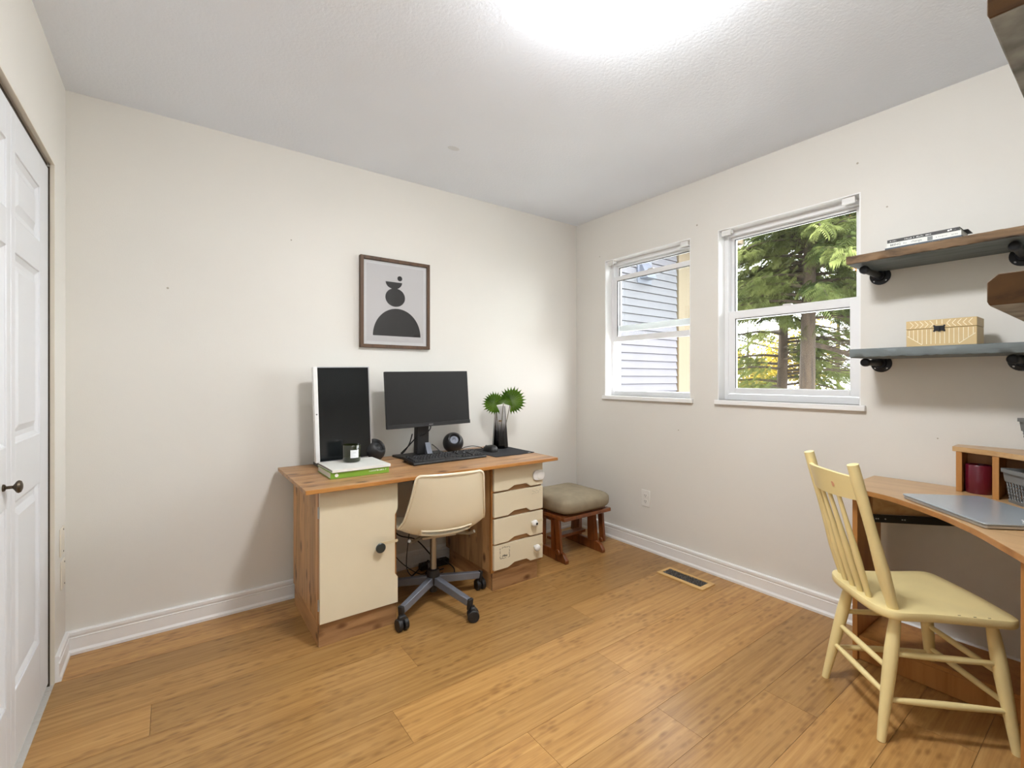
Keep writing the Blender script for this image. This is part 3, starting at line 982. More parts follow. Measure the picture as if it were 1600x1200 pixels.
# frame under the seat
um = MB(CT)
um.box(-0.09, 0.09, -0.09, 0.09, 0.374, 0.384)
um.tube([(-0.17, -0.15, 0.400), (-0.15, -0.13, 0.386), (-0.05, -0.03, 0.380), (0.05, 0.03, 0.380), (0.15, 0.13, 0.386), (0.17, 0.15, 0.400)], 0.009, 8)
um.tube([(0.17, -0.15, 0.400), (0.15, -0.13, 0.386), (0.05, -0.03, 0.380), (-0.05, 0.03, 0.380), (-0.15, 0.13, 0.386), (-0.17, 0.15, 0.400)], 0.009, 8)
um.build('seat_support', 'chrome', sw)
MB().cyl((HX, HY, 0.355), (HX, HY, 0.377), 0.028, n=24).build('bearing_collar', 'black', sw)
MB().cyl((HX, HY, 0.17), (HX, HY, 0.356), 0.0175, n=24).build('stem', 'chrome', sw)
MB().lathe([(0.018, 0.062), (0.020, 0.064), (0.022, 0.10), (0.030, 0.105), (0.034, 0.118), (0.034, 0.160), (0.031, 0.168), (0.031, 0.180), (0.024, 0.184), (0.0, 0.184)], (HX, HY, 0), 24).build('hub', 'black', sw)
for k in range(5):
    a = math.radians(211 + 72 * k)
    d = Vector((math.cos(a), math.sin(a), 0))
    hub = Vector((HX, HY, 0))
    MB().frust(hub + d * 0.025 + Vector((0, 0, 0.125)), hub + d * 0.272 + Vector((0, 0, 0.090)), 0.032, 0.042, 0.028, 0.036).build('base_arm', 'grey_metal', sw, bevel=0.004)
    cs = MB().frust(hub + d * 0.2725 + Vector((0, 0, 0.083)), hub + d * 0.289 + Vector((0, 0, 0.081)), 0.029, 0.056, 0.029, 0.056).build('caster_cap', 'black', sw, bevel=0.004)
    q = Vector((-d.y, d.x, 0))
    ca = math.radians((275, 335, 85, 30, -8)[k])
    cd = Vector((math.cos(ca), math.sin(ca), 0))
    cp = Vector((-cd.y, cd.x, 0))
    c0 = hub + d * 0.285 + cd * 0.012
    for s_ in (-1, 1):
        p0 = c0 + cp * (s_ * 0.005) + Vector((0, 0, 0.0295))
        p1 = c0 + cp * (s_ * 0.026) + Vector((0, 0, 0.0295))
        MB().cyl(p0, p1, 0.0295, n=24).build('wheel', 'black', cs, bevel=0.003)
    MB().frust(c0 + Vector((0, 0, 0.036)), c0 + Vector((0, 0, 0.072)), 0.052, 0.030, 0.034, 0.022, up=tuple(cd)).build('caster_hood', 'black', cs, bevel=0.005)

# ================================================================== GLIDER OTTOMAN
ott = thing('glider_ottoman', 'brown wooden gliding footstool with taupe cushion in the corner', 'ottoman', (2.22, 2.38, 0))
ox0, ox1 = 2.045, 2.385
for xx in (ox0, ox1):
    # runner foot with rounded ends
    prof = [(2.195, 0.0), (2.565, 0.0), (2.572, 0.020), (2.545, 0.056), (2.50, 0.066), (2.26, 0.066), (2.222, 0.056), (2.193, 0.022)]
    MB().prism(prof, 'x', xx - 0.014, xx + 0.014).build('runner_foot', 'ottwood', ott, bevel=0.004)
    for yy in (2.30, 2.46):
        MB().frust((xx, yy, 0.060), (xx, yy + (0.012 if yy < 2.4 else -0.012), 0.262), 0.072, 0.034, 0.060, 0.030, up=(1, 0, 0)).build('post', 'ottwood', ott, bevel=0.003)
    for yy in (2.235, 2.525):
        s_ = -1 if xx == ox0 else 1
        MB().frust((xx + s_ * 0.030, yy, 0.070), (xx + s_ * 0.030, yy + (0.02 if yy < 2.4 else -0.02), 0.285), 0.042, 0.020, 0.042, 0.020, up=(1, 0, 0)).build('swing_arm', 'ottwood', ott, bevel=0.003)
    MB().cyl((xx + 0.012 - (0.06 if xx == ox0 else 0), 2.24, 0.075), (xx + 0.048 - (0.06 if xx == ox0 else 0), 2.24, 0.075), 0.018, n=18).build('pivot_knob', 'ottwood', ott, bevel=0.003)
    MB().box(xx - 0.012, xx + 0.012, 2.27, 2.49, 0.250, 0.276).build('side_rail', 'ottwood', ott, bevel=0.003)
MB().box(ox0 + 0.015, ox1 - 0.015, 2.355, 2.415, 0.105, 0.125).build('stretcher_board', 'ottwood', ott, bevel=0.003)
MB().box(ox0 - 0.045, ox1 + 0.050, 2.175, 2.215, 0.282, 0.308).build('front_rail', 'ottwood', ott, bevel=0.005)
MB().box(ox0 - 0.045, ox1 + 0.050, 2.545, 2.585, 0.282, 0.308).build('back_rail', 'ottwood', ott, bevel=0.005)
MB().box(ox0 - 0.042, ox0 - 0.006, 2.2155, 2.5445, 0.282, 0.308).build('end_rail', 'ottwood', ott, bevel=0.005)
MB().box(ox1 + 0.006, ox1 + 0.042, 2.2155, 2.5445, 0.282, 0.308).build('end_rail', 'ottwood', ott, bevel=0.005)
MB().box(ox0 - 0.02, ox1 + 0.02, 2.20, 2.56, 0.306, 0.312).build('seat_deck', 'ottwood', ott, smooth=False)
# pillow-shaped cushion
def cushion(x0, x1, y0, y1, z0, z1, nx=20, ny=20, nz=8):
    cx, cy, cz = (x0 + x1) / 2, (y0 + y1) / 2, (z0 + z1) / 2
    hx, hy, hz = (x1 - x0) / 2, (y1 - y0) / 2, (z1 - z0) / 2
    vs_, fs = [], []
    nu, nv = 40, 14
    for i in range(nv + 1):
        ph = -math.pi / 2 + math.pi * i / nv
        for j in range(nu):
            th = 2 * math.pi * j / nu
            def pw(v, e):
                return math.copysign(abs(v) ** e, v)
            cxp = pw(math.cos(ph), 0.35)
            X_ = hx * cxp * pw(math.cos(th), 0.38)
            Y_ = hy * cxp * pw(math.sin(th), 0.38)
            Z_ = hz * pw(math.sin(ph), 0.62)
            if Z_ > 0:
                Z_ *= 1 - 0.28 * max(abs(X_ / hx), abs(Y_ / hy)) ** 4 + 0.03 * math.sin(X_ * 17 + 1) * math.cos(Y_ * 15)
            vs_.append((cx + X_, cy + Y_, cz + Z_))
    for i in range(nv):
        for j in range(nu):
            fs.append((i * nu + j, i * nu + (j + 1) % nu, (i + 1) * nu + (j + 1) % nu, (i + 1) * nu + j))
    return vs_, fs
MB().raw(*cushion(1.985, 2.445, 2.150, 2.600, 0.311, 0.430)).build('cushion', 'taupe', ott, angle=80)

# ================================================================== PICTURE
px0, px1, pz0, pz1 = 0.892, 1.340, 1.380, 1.926
pic = thing('framed_print', 'walnut framed abstract print of stacked dark rounded shapes on the wall', 'picture', ((px0 + px1) / 2, WA, pz0))
fw = 0.020
y0, y1 = WA - 0.028, WA - 0.0005
MB().box(px0, px0 + fw, y0, y1, pz0, pz1).build('frame_side', 'walnut', pic, bevel=0.0015)
MB().box(px1 - fw, px1, y0, y1, pz0, pz1).build('frame_side', 'walnut', pic, bevel=0.0015)
MB().box(px0 + fw, px1 - fw, y0, y1, pz0, pz0 + fw).build('frame_rail', 'walnut', pic, bevel=0.0015)
MB().box(px0 + fw, px1 - fw, y0, y1, pz1 - fw, pz1).build('frame_rail', 'walnut', pic, bevel=0.0015)
MB().box(px0 + fw, px1 - fw, WA - 0.012, WA - 0.002, pz0 + fw, pz1 - fw).build('mat_board', 'mat', pic, smooth=False)
pm = 0.020
sheet = MB().box(px0 + fw + pm, px1 - fw - pm, WA - 0.0135, WA - 0.0121, pz0 + fw + pm, pz1 - fw - pm).build('print_sheet', 'paper', pic, smooth=False)
pw, ph = px1 - px0, pz1 - pz0
def u2(x, z):
    # crop coordinates inside the frame (0..1 across, 0..1 down) to the wall
    return px0 + x * pw, pz1 - z * ph
def shape(pts, mat):
    MB().prism([u2(x, z) for x, z in pts], 'y', WA - 0.0142, WA - 0.0136).build('printed_shape', mat, sheet, smooth=False)
def ell(cx, cz, rx, rz, a0=0, a1=360, n=40):
    return [(cx + rx * math.cos(math.radians(a0 + (a1 - a0) * i / n)), cz - rz * math.sin(math.radians(a0 + (a1 - a0) * i / n))) for i in range(n + 1)]
shape(ell(0.555, 0.205, 0.035, 0.0285)[:-1], 'ink')
shape(ell(0.470, 0.252, 0.118, 0.078, 180, 360), 'ink')
shape(ell(0.490, 0.425, 0.142, 0.104)[:-1], 'ink')
shape(ell(0.520, 0.862, 0.345, 0.312, 0, 180), 'ink')
MB().box(px0 + fw, px1 - fw, WA - 0.0205, WA - 0.019, pz0 + fw, pz1 - fw).build('picture_glass', 'picglass', pic, smooth=False)

# ================================================================== THINGS ON THE PINE DESK
def TT(loc, tilt=0, roll=0, yaw=0):
    return Matrix.Translation(Vector(loc)) @ Matrix.Rotation(math.radians(yaw), 4, 'Z') @ Matrix.Rotation(math.radians(roll), 4, 'Y') @ Matrix.Rotation(math.radians(-tilt), 4, 'X')
# white portrait monitor; local frame: x right, z up, -y front, origin at the bottom centre of the panel
wm = thing('computer_monitor', 'white framed monitor turned upright with a black screen', 'monitor', (0.757, 2.60, ZD))
T = TT((0.757, 2.575, 0.752), 3.0, -1.0)
wd, hg = 0.300, 0.508
MB(T).box(-wd / 2, wd / 2, 0.002, 0.030, 0, hg).build('housing', 'whiteplastic', wm, bevel=0.004)
MB(T).box(-wd / 2, -wd / 2 + 0.021, -0.006, 0.0018, 0, hg).build('thick_bezel', 'whiteplastic', wm, bevel=0.002)
b_ = MB(T)
b_.box(-wd / 2 + 0.0212, wd / 2, -0.001, 0.0018, hg - 0.005, hg).box(-wd / 2 + 0.0212, wd / 2, -0.001, 0.0018, 0, 0.005).box(wd / 2 - 0.006, wd / 2, -0.001, 0.0018, 0.005, hg - 0.005)
b_.build('thin_bezel', 'silver', wm, smooth=False)
MB(T).box(-wd / 2 + 0.0212, wd / 2 - 0.006, -0.0006, 0.0017, 0.005, hg - 0.005).build('screen', 'blackgloss', wm, smooth=False)
MB(T).cyl((-wd / 2 + 0.0105, -0.0068, 0.255), (-wd / 2 + 0.0105, -0.0055, 0.255), 0.004, n=16).build('badge', 'greyink', wm)
MB(T).box(-0.05, 0.05, 0.030, 0.055, 0.17, 0.33).build('back_boss', 'whiteplastic', wm, bevel=0.01)
MB().frust((0.757, 2.658, ZD + 0.015), (0.757, 2.650, 1.02), 0.055, 0.020, 0.05, 0.018, up=(0, 1, 0)).build('stand_column', 'grey_metal', wm, bevel=0.003)
MB().prism(rr_poly(0.622, 0.895, 2.545, 2.712, 0.02), 'z', ZD + 0.0003, ZD + 0.016).build('stand_base', plain('dark_grey_base', lin((84, 84, 86)), 0.4), wm, bevel=0.003)

# black landscape monitor
bm_ = thing('computer_monitor', 'wide black monitor standing at the middle of the pine desk', 'monitor', (1.25, 2.60, ZD))
T = TT((1.252, 2.535, 0.909), 4.5, -0.9)
wd, hg = 0.545, 0.330
MB(T).box(-wd / 2, wd / 2, 0.002, 0.022, 0, hg).build('housing', 'black', bm_, bevel=0.003)
MB(T).box(-wd / 2 + 0.06, wd / 2 - 0.06, 0.022, 0.05, 0.03, hg - 0.05).build('back_cover', 'black', bm_, bevel=0.015)
MB(T).box(-wd / 2, wd / 2, -0.003, 0.0018, 0, 0.022).build('chin_bezel', 'black', bm_, bevel=0.0015)
MB(T).box(-wd / 2 + 0.004, wd / 2 - 0.004, 0.0, 0.0018, 0.0222, hg - 0.004).build('screen', 'screen_b', bm_, smooth=False)
text_part('AOC', 0.013, T @ Matrix.Translation((0.0, -0.0032, 0.0105)) @ Matrix.Rotation(math.radians(90), 4, 'X'), 'silver', bm_, 'lettering')
MB().prism([(2.585, ZD + 0.016), (2.640, ZD + 0.016), (2.622, 1.02), (2.580, 1.02)], 'x', 1.185, 1.262).build('stand_column', 'black', bm_, bevel=0.004)
MB(T).box(-0.06, 0.05, 0.050, 0.062, 0.06, 0.17).build('mount_plate', 'black', bm_, bevel=0.003)
MB().prism([(1.085, 2.515), (1.125, 2.50), (1.325, 2.50), (1.365, 2.515), (1.385, 2.68), (1.065, 2.68)], 'z', ZD + 0.0003, ZD + 0.014).build('stand_base', 'black', bm_, bevel=0.004)
# glossy wedge at the foot of the column
MB().prism([(2.545, ZD + 0.0145), (2.584, ZD + 0.0145), (2.584, ZD + 0.085)], 'x', 1.235, 1.270).build('column_foot', 'grey_metal', bm_, bevel=0.002)
def wire(pts, r, lab, mat='black', name='monitor_cable', group='cables on the pine desk'):
    o = MB().tube([tuple(p) for p in cat(pts, 8)], r, 6).build(name, mat)
    return tag(o, lab, 'cable', group)
wire([(1.270, 2.575, 0.905), (1.255, 2.560, 0.885), (1.225, 2.565, 0.860), (1.19, 2.60, 0.84), (1.16, 2.66, 0.78), (1.13, 2.70, 0.735)], 0.004, 'black cable looping across the black monitor stand')
wire([(1.17, 2.62, 0.86), (1.155, 2.63, 0.80), (1.135, 2.66, 0.75), (1.120, 2.69, 0.727)], 0.0035, 'black cable running down the left of the black monitor stand')
wire([(1.29, 2.60, 0.79), (1.315, 2.58, 0.765), (1.345, 2.56, 0.728), (1.40, 2.60, 0.727), (1.46, 2.66, 0.727)], 0.003, 'thin black cable between the black monitor and the round speaker')

# round desk speakers
def speaker(cx, cy, r, facing, elev, lab):
    o = thing('round_speaker', lab, 'speaker', (cx, cy, ZD), 'pair of round black speakers')
    cz = ZD + r * 0.93
    z = Vector((math.cos(math.radians(facing)) * math.cos(math.radians(elev)), math.sin(math.radians(facing)) * math.cos(math.radians(elev)), math.sin(math.radians(elev))))
    x = Vector((0, 0, 1)).cross(z).normalized()
    y = z.cross(x)
    R = Matrix((x, y, z)).transposed().to_4x4()
    # ball, cut by the front disc at 0.80 r, with a dished front
    prof = []
    for i in range(17):
        a = -math.pi / 2 + (math.pi / 2 + math.asin(0.80)) * i / 16
        prof.append((max(0.0, r * math.cos(a)), r * math.sin(a)))
    prof[0] = (0.0, -r)
    prof += [(r * 0.56, r * 0.815), (r * 0.52, r * 0.79), (r * 0.40, r * 0.66), (r * 0.40, r * 0.62)]
    v = MB().lathe(prof, (cx, cy, cz), 36, R)
    v.v = [(p[0], p[1], max(p[2], ZD + 0.0005)) for p in v.v]
    v.build('body', 'black', o, angle=50)
    MB().lathe([(r * 0.395, r * 0.63), (r * 0.33, r * 0.60), (r * 0.24, r * 0.58), (r * 0.22, r * 0.62), (r * 0.12, r * 0.66), (0.0, r * 0.67)], (cx, cy, cz), 32, R).build('driver_cone', 'grey_metal' if 'to the right' in lab else 'black', o)
    return o
speaker(1.452, 2.625, 0.066, 252, 33, 'round black speaker to the right of the black monitor')
speaker(0.930, 2.615, 0.066, 300, 35, 'round black speaker half hidden behind the upright white monitor')

# keyboard
kb = thing('keyboard', 'full-size black keyboard lying in front of the black monitor', 'keyboard', (1.28, 2.41, ZD))
KT = TT((1.283, 2.330, ZD + 0.0008), 0, 0, 1.0) @ Matrix.Rotation(math.radians(5.5), 4, 'X')
poly = [(0.0, 0.0), (0.165, 0.0), (0.165, 0.012), (0.155, 0.017), (0.010, 0.017), (0.0, 0.010)]
MB(KT).prism(poly, 'x', -0.236, 0.236).build('case', 'black', kb, bevel=0.003)
MB(KT).box(-0.225, -0.20, 0.14, 0.155, -0.015, 0.0).box(0.20, 0.225, 0.14, 0.155, -0.015, 0.0).build('rear_feet', 'black', kb, smooth=False)
key_me = {}
def key(x, y, w, d=0.0165):
    k = round(w, 4)
    c = KT @ Vector((x, y, 0.0172))
    if k not in key_me:
        mb = MB(KT)
        h = 0.0075
        def rg(i, z):
            return [(x - w / 2 + i, y - d / 2 + i, z), (x + w / 2 - i, y - d / 2 + i, z), (x + w / 2 - i, y + d / 2 - i, z), (x - w / 2 + i, y + d / 2 - i, z)]
        mb.loft([rg(0, 0.0172), rg(0.0006, 0.0200), rg(0.0020, 0.0172 + h)])
        key_me[k] = mb.build('key', 'keys', kb, smooth=False, origin=c)
    else:
        clone(key_me[k], c, kb)
P_ = 0.0190
for ri, yy in enumerate((0.020, 0.039, 0.058, 0.077, 0.096, 0.122)):
    if ri == 0:
        x = -0.226
        for w in (1.25, 1.25, 1.25, 6.25, 1.25, 1.25, 1.25, 1.25):
            key(x + w * P_ / 2, yy, w * P_ - 0.0018)
            x += w * P_
    else:
        pat = {1: (2.25,) + (1,) * 10 + (2.75,), 2: (1.75,) + (1,) * 11 + (2.25,), 3: (1.5,) + (1,) * 12 + (1.5,), 4: (1,) * 13 + (2,), 5: (1,) * 1 + (1,) * 12 + (2,)}[ri]
        x = -0.226
        for w in pat:
            key(x + w * P_ / 2, yy, w * P_ - 0.0018)
            x += w * P_
    for i in range(3):
        if not (ri in (2,) or (ri == 1 and i != 1)):
            key(0.069 + 0.0095 + i * P_ + 0.006, yy, P_ - 0.0018)
    for i in range(4):
        key(0.136 + 0.0095 + i * P_ + 0.006, yy, P_ - 0.0018)

# mouse pad, mouse, vase
tag(MB().prism(rr_poly(1.562, 1.864, 2.300, 2.640, 0.012), 'z', ZD + 0.0004, ZD + 0.0035).build('mouse_pad', 'blackfab', bevel=0.001), 'thin black cloth mouse pad near the right end of the desk', 'mouse pad')
def mouse():
    o = thing('computer_mouse', 'black computer mouse on the black cloth pad', 'mouse', (1.660, 2.50, ZD + 0.0035))
    T = RZ(10, (1.657, 2.505, ZD + 0.0038))
    vs_, fs = [], []
    nu, nv = 24, 9
    for i in range(nv + 1):
        ph = math.pi / 2 * i / nv
        for j in range(nu):
            th = 2 * math.pi * j / nu
            c, s = math.cos(th), math.sin(th)
            x = 0.034 * math.copysign(abs(c) ** 0.8, c) * math.cos(ph) ** 0.6 * (1 - 0.08 * s)
            y = 0.060 * math.copysign(abs(s) ** 0.8, s) * math.cos(ph) ** 0.6
            z = 0.039 * math.sin(ph) * (1 - 0.18 * (y / 0.06)) 
            vs_.append((x, y, z))
    for i in range(nv):
        for j in range(nu):
            fs.append((i * nu + j, i * nu + (j + 1) % nu, (i + 1) * nu + (j + 1) % nu, (i + 1) * nu + j))
    fs.append(tuple(range(nu - 1, -1, -1)))
    MB(T).raw(vs_, fs).build('body', 'black', o, angle=70)
    MB(T).tube([(0, 0.030, 0.030), (0, 0.036, 0.0315), (0, 0.042, 0.029)], 0.0045, 8).build('scroll_wheel', 'ink', o)
mouse()
wire([(1.650, 2.568, ZD + 0.010), (1.638, 2.60, ZD + 0.020), (1.61, 2.645, ZD + 0.024), (1.575, 2.67, ZD + 0.018), (1.55, 2.69, ZD + 0.006), (1.52, 2.70, ZD + 0.004)], 0.0022, 'thin mouse cable arching behind the mouse pad', name='mouse_cable')
MB().box(0, 0, 0, 0, 0, 0)
lg = tag(MB().box(1.812, 1.835, 2.306, 2.312, ZD + 0.0036, ZD + 0.0039).build('pad_tag', 'whiteink', None, smooth=False), None)
lg.parent = bpy.data.objects['mouse_pad']
lg.location = tuple(np.array(WORG[lg.name]) - WORG['mouse_pad'])

vx, vy = 1.790, 2.585
zv = ZD + 0.0036
vs1 = thing('glass_vase', 'tall faceted vase of clear glass fading to smoky black at the base', 'vase', (vx, vy, zv))
prof_o = [(0.050, 0.0), (0.055, 0.004), (0.0545, 0.02), (0.045, 0.15), (0.036, 0.278), (0.036, 0.282)]
MB().lathe(prof_o, (vx, vy, zv), 8).build('glass_body', 'vase', vs1, smooth=False)
MB().lathe([(0.0, 0.004), (0.049, 0.004), (0.049, 0.016), (0.0, 0.016)], (vx, vy, zv), 8).build('thick_base', plain('smoked_glass_base', (0.02, 0.02, 0.024), 0.1), vs1, smooth=False)

# fan palm leaves
def fan_leaf(hub, radius, face, spin, spread, lab, base, nseg=19):
    """pleated round leaf: hub point, direction the blade faces, direction the middle of the fan points (in the blade)"""
    o = thing('fan_palm_leaf', lab, 'leaf', tuple(base), 'fan palm leaves in the vase')
    n = Vector(face).normalized()
    up = Vector((0, 0, 1))
    x = up.cross(n).normalized()
    y = n.cross(x).normalized()
    r_ = random.Random(int(radius * 1e4))
    mb = MB()
    hubv = Vector(hub)
    tot = math.radians(spread)
    a0 = math.radians(spin) - tot / 2
    for i in range(nseg):
        a = a0 + tot * i / nseg
        b = a0 + tot * (i + 1) / nseg
        m = (a + b) / 2
        R = radius * (0.93 + 0.07 * r_.random()) * (0.86 + 0.14 * math.cos((m - math.radians(spin)) * 0.8))
        def P(ang, rad, dz):
            return tuple(hubv + (x * math.cos(ang) + y * math.sin(ang)) * rad + n * (dz - 0.18 * rad * rad / radius))
        mb.raw([P(a, radius * 0.02, 0), P(a, R * 0.73, -0.0030), P(a + (b - a) * 0.3, R * 0.83, 0.0), P(m, R, 0.001), P(b - (b - a) * 0.3, R * 0.83, 0.0), P(b, R * 0.73, -0.0030), P(m, R * 0.80, 0.0034)],
               [(0, 1, 6), (0, 6, 5), (1, 2, 6), (2, 3, 6), (3, 4, 6), (4, 5, 6)])
    bl = mb.build('blade', 'leaf', o, smooth=False)
    pts = cat([base, tuple((Vector(base) * 0.5 + hubv * 0.5) + Vector((0, 0, 0.004))), hub], 8)
    MB().tube([tuple(p) for p in pts], 0.0024, 6).build('stalk', 'stem', o)
    return o
camd = Vector((-vx, -vy, 0.1)).normalized()
knot = (vx - 0.004, vy - 0.004, zv + 0.165)
fan_leaf((1.737, 2.560, 1.030), 0.095, (-0.45, -0.85, 0.28), 168, 255, 'left fan palm leaf spreading out of the smoky vase', (1.780, 2.575, zv + 0.02))
fan_leaf((1.800, 2.560, 1.024), 0.088, (-0.50, -0.72, 0.50), 88, 200, 'small middle fan palm leaf above the mouth of the vase', (1.792, 2.590, zv + 0.02))
fan_leaf((1.852, 2.545, 1.040), 0.112, (-0.62, -0.74, 0.12), 35, 262, 'large right fan palm leaf spreading out of the smoky vase', (1.800, 2.580, zv + 0.02))
tw = MB()
for i in range(3):
    tw.tube([(vx - 0.002 + 0.010 * math.cos(q / 10 * 2 * math.pi), vy - 0.004 + 0.010 * math.sin(q / 10 * 2 * math.pi), zv + 0.178 + i * 0.004) for q in range(10)], 0.0016, 5, closed=True)
tw.tube([(vx - 0.012, vy - 0.012, zv + 0.180), (vx - 0.022, vy - 0.014, zv + 0.172), (vx - 0.014, vy - 0.016, zv + 0.160), (vx - 0.006, vy - 0.014, zv + 0.175)], 0.0014, 5)
tag(tw.build('twine_tie', 'twine'), 'loop of jute twine tying the leaf stalks inside the vase', 'twine')

# books and candle
def book(name, lab, x0, x1, y0, y1, z0, th, yaw, cover, group, spine=True, edge_mat='pages', cov=0.0025):
    o = thing(name, lab, 'book', ((x0 + x1) / 2, (y0 + y1) / 2, z0), group)
    cx, cy = (x0 + x1) / 2, (y0 + y1) / 2
    T = RZ(yaw, (cx, cy, z0))
    hx, hy = (x1 - x0) / 2, (y1 - y0) / 2
    MB(T).box(-hx + 0.003, hx - 0.003, -hy + cov, hy - 0.004, cov, th - cov).build('page_block', edge_mat, o, smooth=False)
    c = MB(T)
    c.box(-hx, hx, -hy, hy, 0.0002, cov).box(-hx, hx, -hy, hy, th - cov, th)
    c.box(-hx, hx, -hy, -hy + cov, cov, th - cov)
    cv = c.build('cover', cover, o, bevel=0.0006)
    return o, T, hx, hy
g = 'books stacked on the pine desk'
o, T, hx, hy = book('hardcover_book', 'thick lime green hardcover book at the bottom of the desk stack', 0.596, 0.880, 2.252, 2.492, ZD + 0.0003, 0.030, 0, 'greenbook', g)
sp_ = T @ Matrix.Translation((0, -hy - 0.0001, 0.015)) @ Matrix.Rotation(math.radians(90), 4, 'X')
rg_ = MB(sp_)
rg_.lathe([(0.0045, 0), (0.0085, 0), (0.0085, 0.0004), (0.0045, 0.0004)], (-hx + 0.028, 0.001, 0), 20)
rg_.build('ring_logo', 'whiteink', o, smooth=False)
squiggle(sp_ @ Matrix.Translation((0.085, 0.004, 0)), 0.088, 0.007, 16, 'whiteink', o, seed=4)
o2, T2, hx2, hy2 = book('hardcover_book', 'thin white hardcover book lying on the green book', 0.600, 0.884, 2.245, 2.500, ZD + 0.0306, 0.0135, 1.0, 'whitecover', g, edge_mat='greycover')
zb = ZD + 0.0306 + 0.0138
cn = thing('candle_jar', 'dark green glass candle jar with white label on the books', 'candle', (0.747, 2.42, zb))
cx, cy = 0.747, 2.425
MB().lathe([(0.036, 0.0), (0.042, 0.003), (0.044, 0.010), (0.0445, 0.086), (0.0435, 0.0875), (0.041, 0.0865), (0.0405, 0.058), (0.0, 0.058)], (cx, cy, zb), 36).build('jar', 'candleglass', cn)
MB().lathe([(0.0400, 0.0582), (0.0400, 0.0595), (0.0, 0.0600)], (cx, cy, zb), 30).build('wax', 'wax', cn)
MB().cyl((cx, cy, zb + 0.0598), (cx, cy, zb + 0.071), 0.0012, n=6).build('wick', 'ink2', cn)
lb = MB()
a0 = math.atan2(-cy, -cx) + 0.35
vs_, fs = [], []
for i in range(9):
    a = a0 - 0.48 + 0.96 * i / 8
    for zz in (0.024, 0.064):
        vs_.append((cx + 0.04505 * math.cos(a), cy + 0.04505 * math.sin(a), zb + zz))
for i in range(8):
    fs.append((2 * i, 2 * i + 2, 2 * i + 3, 2 * i + 1))
lab_o = lb.raw(vs_, fs).build('paper_label', 'labelp', cn)
ln = MB()
for zz, w in ((0.054, 0.16), (0.049, 0.20), (0.034, 0.12)):
    pts = [(cx + 0.0452 * math.cos(a0 - w + 2 * w * i / 6), cy + 0.0452 * math.sin(a0 - w + 2 * w * i / 6), zb + zz) for i in range(7)]
    ln.tube(pts, 0.0004, 4)
ln.build('label_print', 'greyink', lab_o, smooth=False)

# ================================================================== WALL SHELVES WITH PIPE BRACKETS
def rough_board(mx_pts, rough=0.0025, seed=1):
    pass
def shelf(name, lab, x0, x1, y0, y1, z0, z1, wall, pipes, front_mat, under_mat, seed):
    """board against wall 'B' (x = WB) or 'C' (y = WC); the rough face is its own part"""
    o = thing(name, lab, 'shelf', ((x0 + x1) / 2, (y0 + y1) / 2, z0), 'barnwood wall shelves')
    r_ = random.Random(seed)
    if wall == 'B':
        MB().box(x0 + 0.006, x1, y0, y1, z0, z1).build('board', under_mat, o, bevel=0.003)
        # rough sawn front: wavy strip
        n = 40
        rings = []
        for i in range(n + 1):
            y = y0 + (y1 - y0) * i / n
            j1, j2, j3, j4 = (r_.uniform(-0.002, 0.002) for _ in range(4))
            rings.append([(x0 + 0.0055, y, z0 + 0.002), (x0 + 0.001 + j1, y, z0 + 0.003 + j2), (x0 - 0.001 + j3, y, (z0 + z1) / 2), (x0 + 0.001 + j4, y, z1 - 0.003 + j1), (x0 + 0.0055, y, z1 - 0.001)])
        MB().loft(rings, True).build('rough_front_edge', front_mat, o, angle=50)
        for py, cap in pipes:
            flange_pipe(o, (WB, py, z0 - 0.020), (-1, 0, 0), WB - 0.225)
    else:
        n = 14
        # board with a rough chamfered end facing -x
        c = 0.010
        MB().prism([(y0, z0), (y1, z0), (y1, z1 - c), (y1 - c, z1), (y0, z1)], 'x', x0 + 0.004, x1).build('board', under_mat, o, bevel=0.003)
        poly = [(y0, z0), (y1 - 0.001, z0 + 0.001), (y1 + 0.001, z0 + 0.006), (y1 + 0.001, z1 - c), (y1 - c * 0.9, z1), (y0, z1 + 0.001)]
        MB().prism(poly, 'x', x0, x0 + 0.004).build('rough_sawn_end', front_mat, o, bevel=0.001)
        for pxx in pipes:
            flange_pipe(o, (pxx, WC, z0 - 0.020), (0, 1, 0), WC + 0.225)
    return o
def flange_pipe(o, base, d, reach):
    b = Vector(base)
    d = Vector(d)
    L = abs(reach - (b.x if abs(d.x) > 0 else b.y))
    R = d.to_track_quat('Z', 'Y').to_matrix().to_4x4()
    fl = MB().lathe([(0.040, 0.0003), (0.041, 0.003), (0.040, 0.006), (0.024, 0.009), (0.021, 0.020), (0.0, 0.020)], tuple(b), 28, R).build('pipe_flange', 'pipe', o)
    s = MB()
    for k in range(4):
        a = math.radians(45 + 90 * k)
        s.lathe([(0.0045, 0.005), (0.0045, 0.0075), (0.0, 0.0085)], tuple(b + R.to_3x3() @ Vector((0.031 * math.cos(a), 0.031 * math.sin(a), 0))), 8, R)
    s.build('screw_heads', 'silver', fl, smooth=False)
    MB().cyl(b + d * 0.012, b + d * (L - 0.012), 0.0135, n=20).build('pipe', 'pipe', o)
    MB().lathe([(0.0, 0.0), (0.0178, 0.0), (0.0178, 0.018), (0.015, 0.024), (0.010, 0.026), (0.0, 0.026)], tuple(b + d * (L - 0.026)), 22, R).build('pipe_cap', 'pipe', o)
S1 = shelf('wall_shelf', 'upper barnwood shelf on black pipe brackets holding paperback books', 2.390, WB - 0.0005, 0.165, 0.780, 1.693, 1.730, 'B', [(0.735, 1), (0.282, 1)], 'barn_front', 'barn_grey', 3)
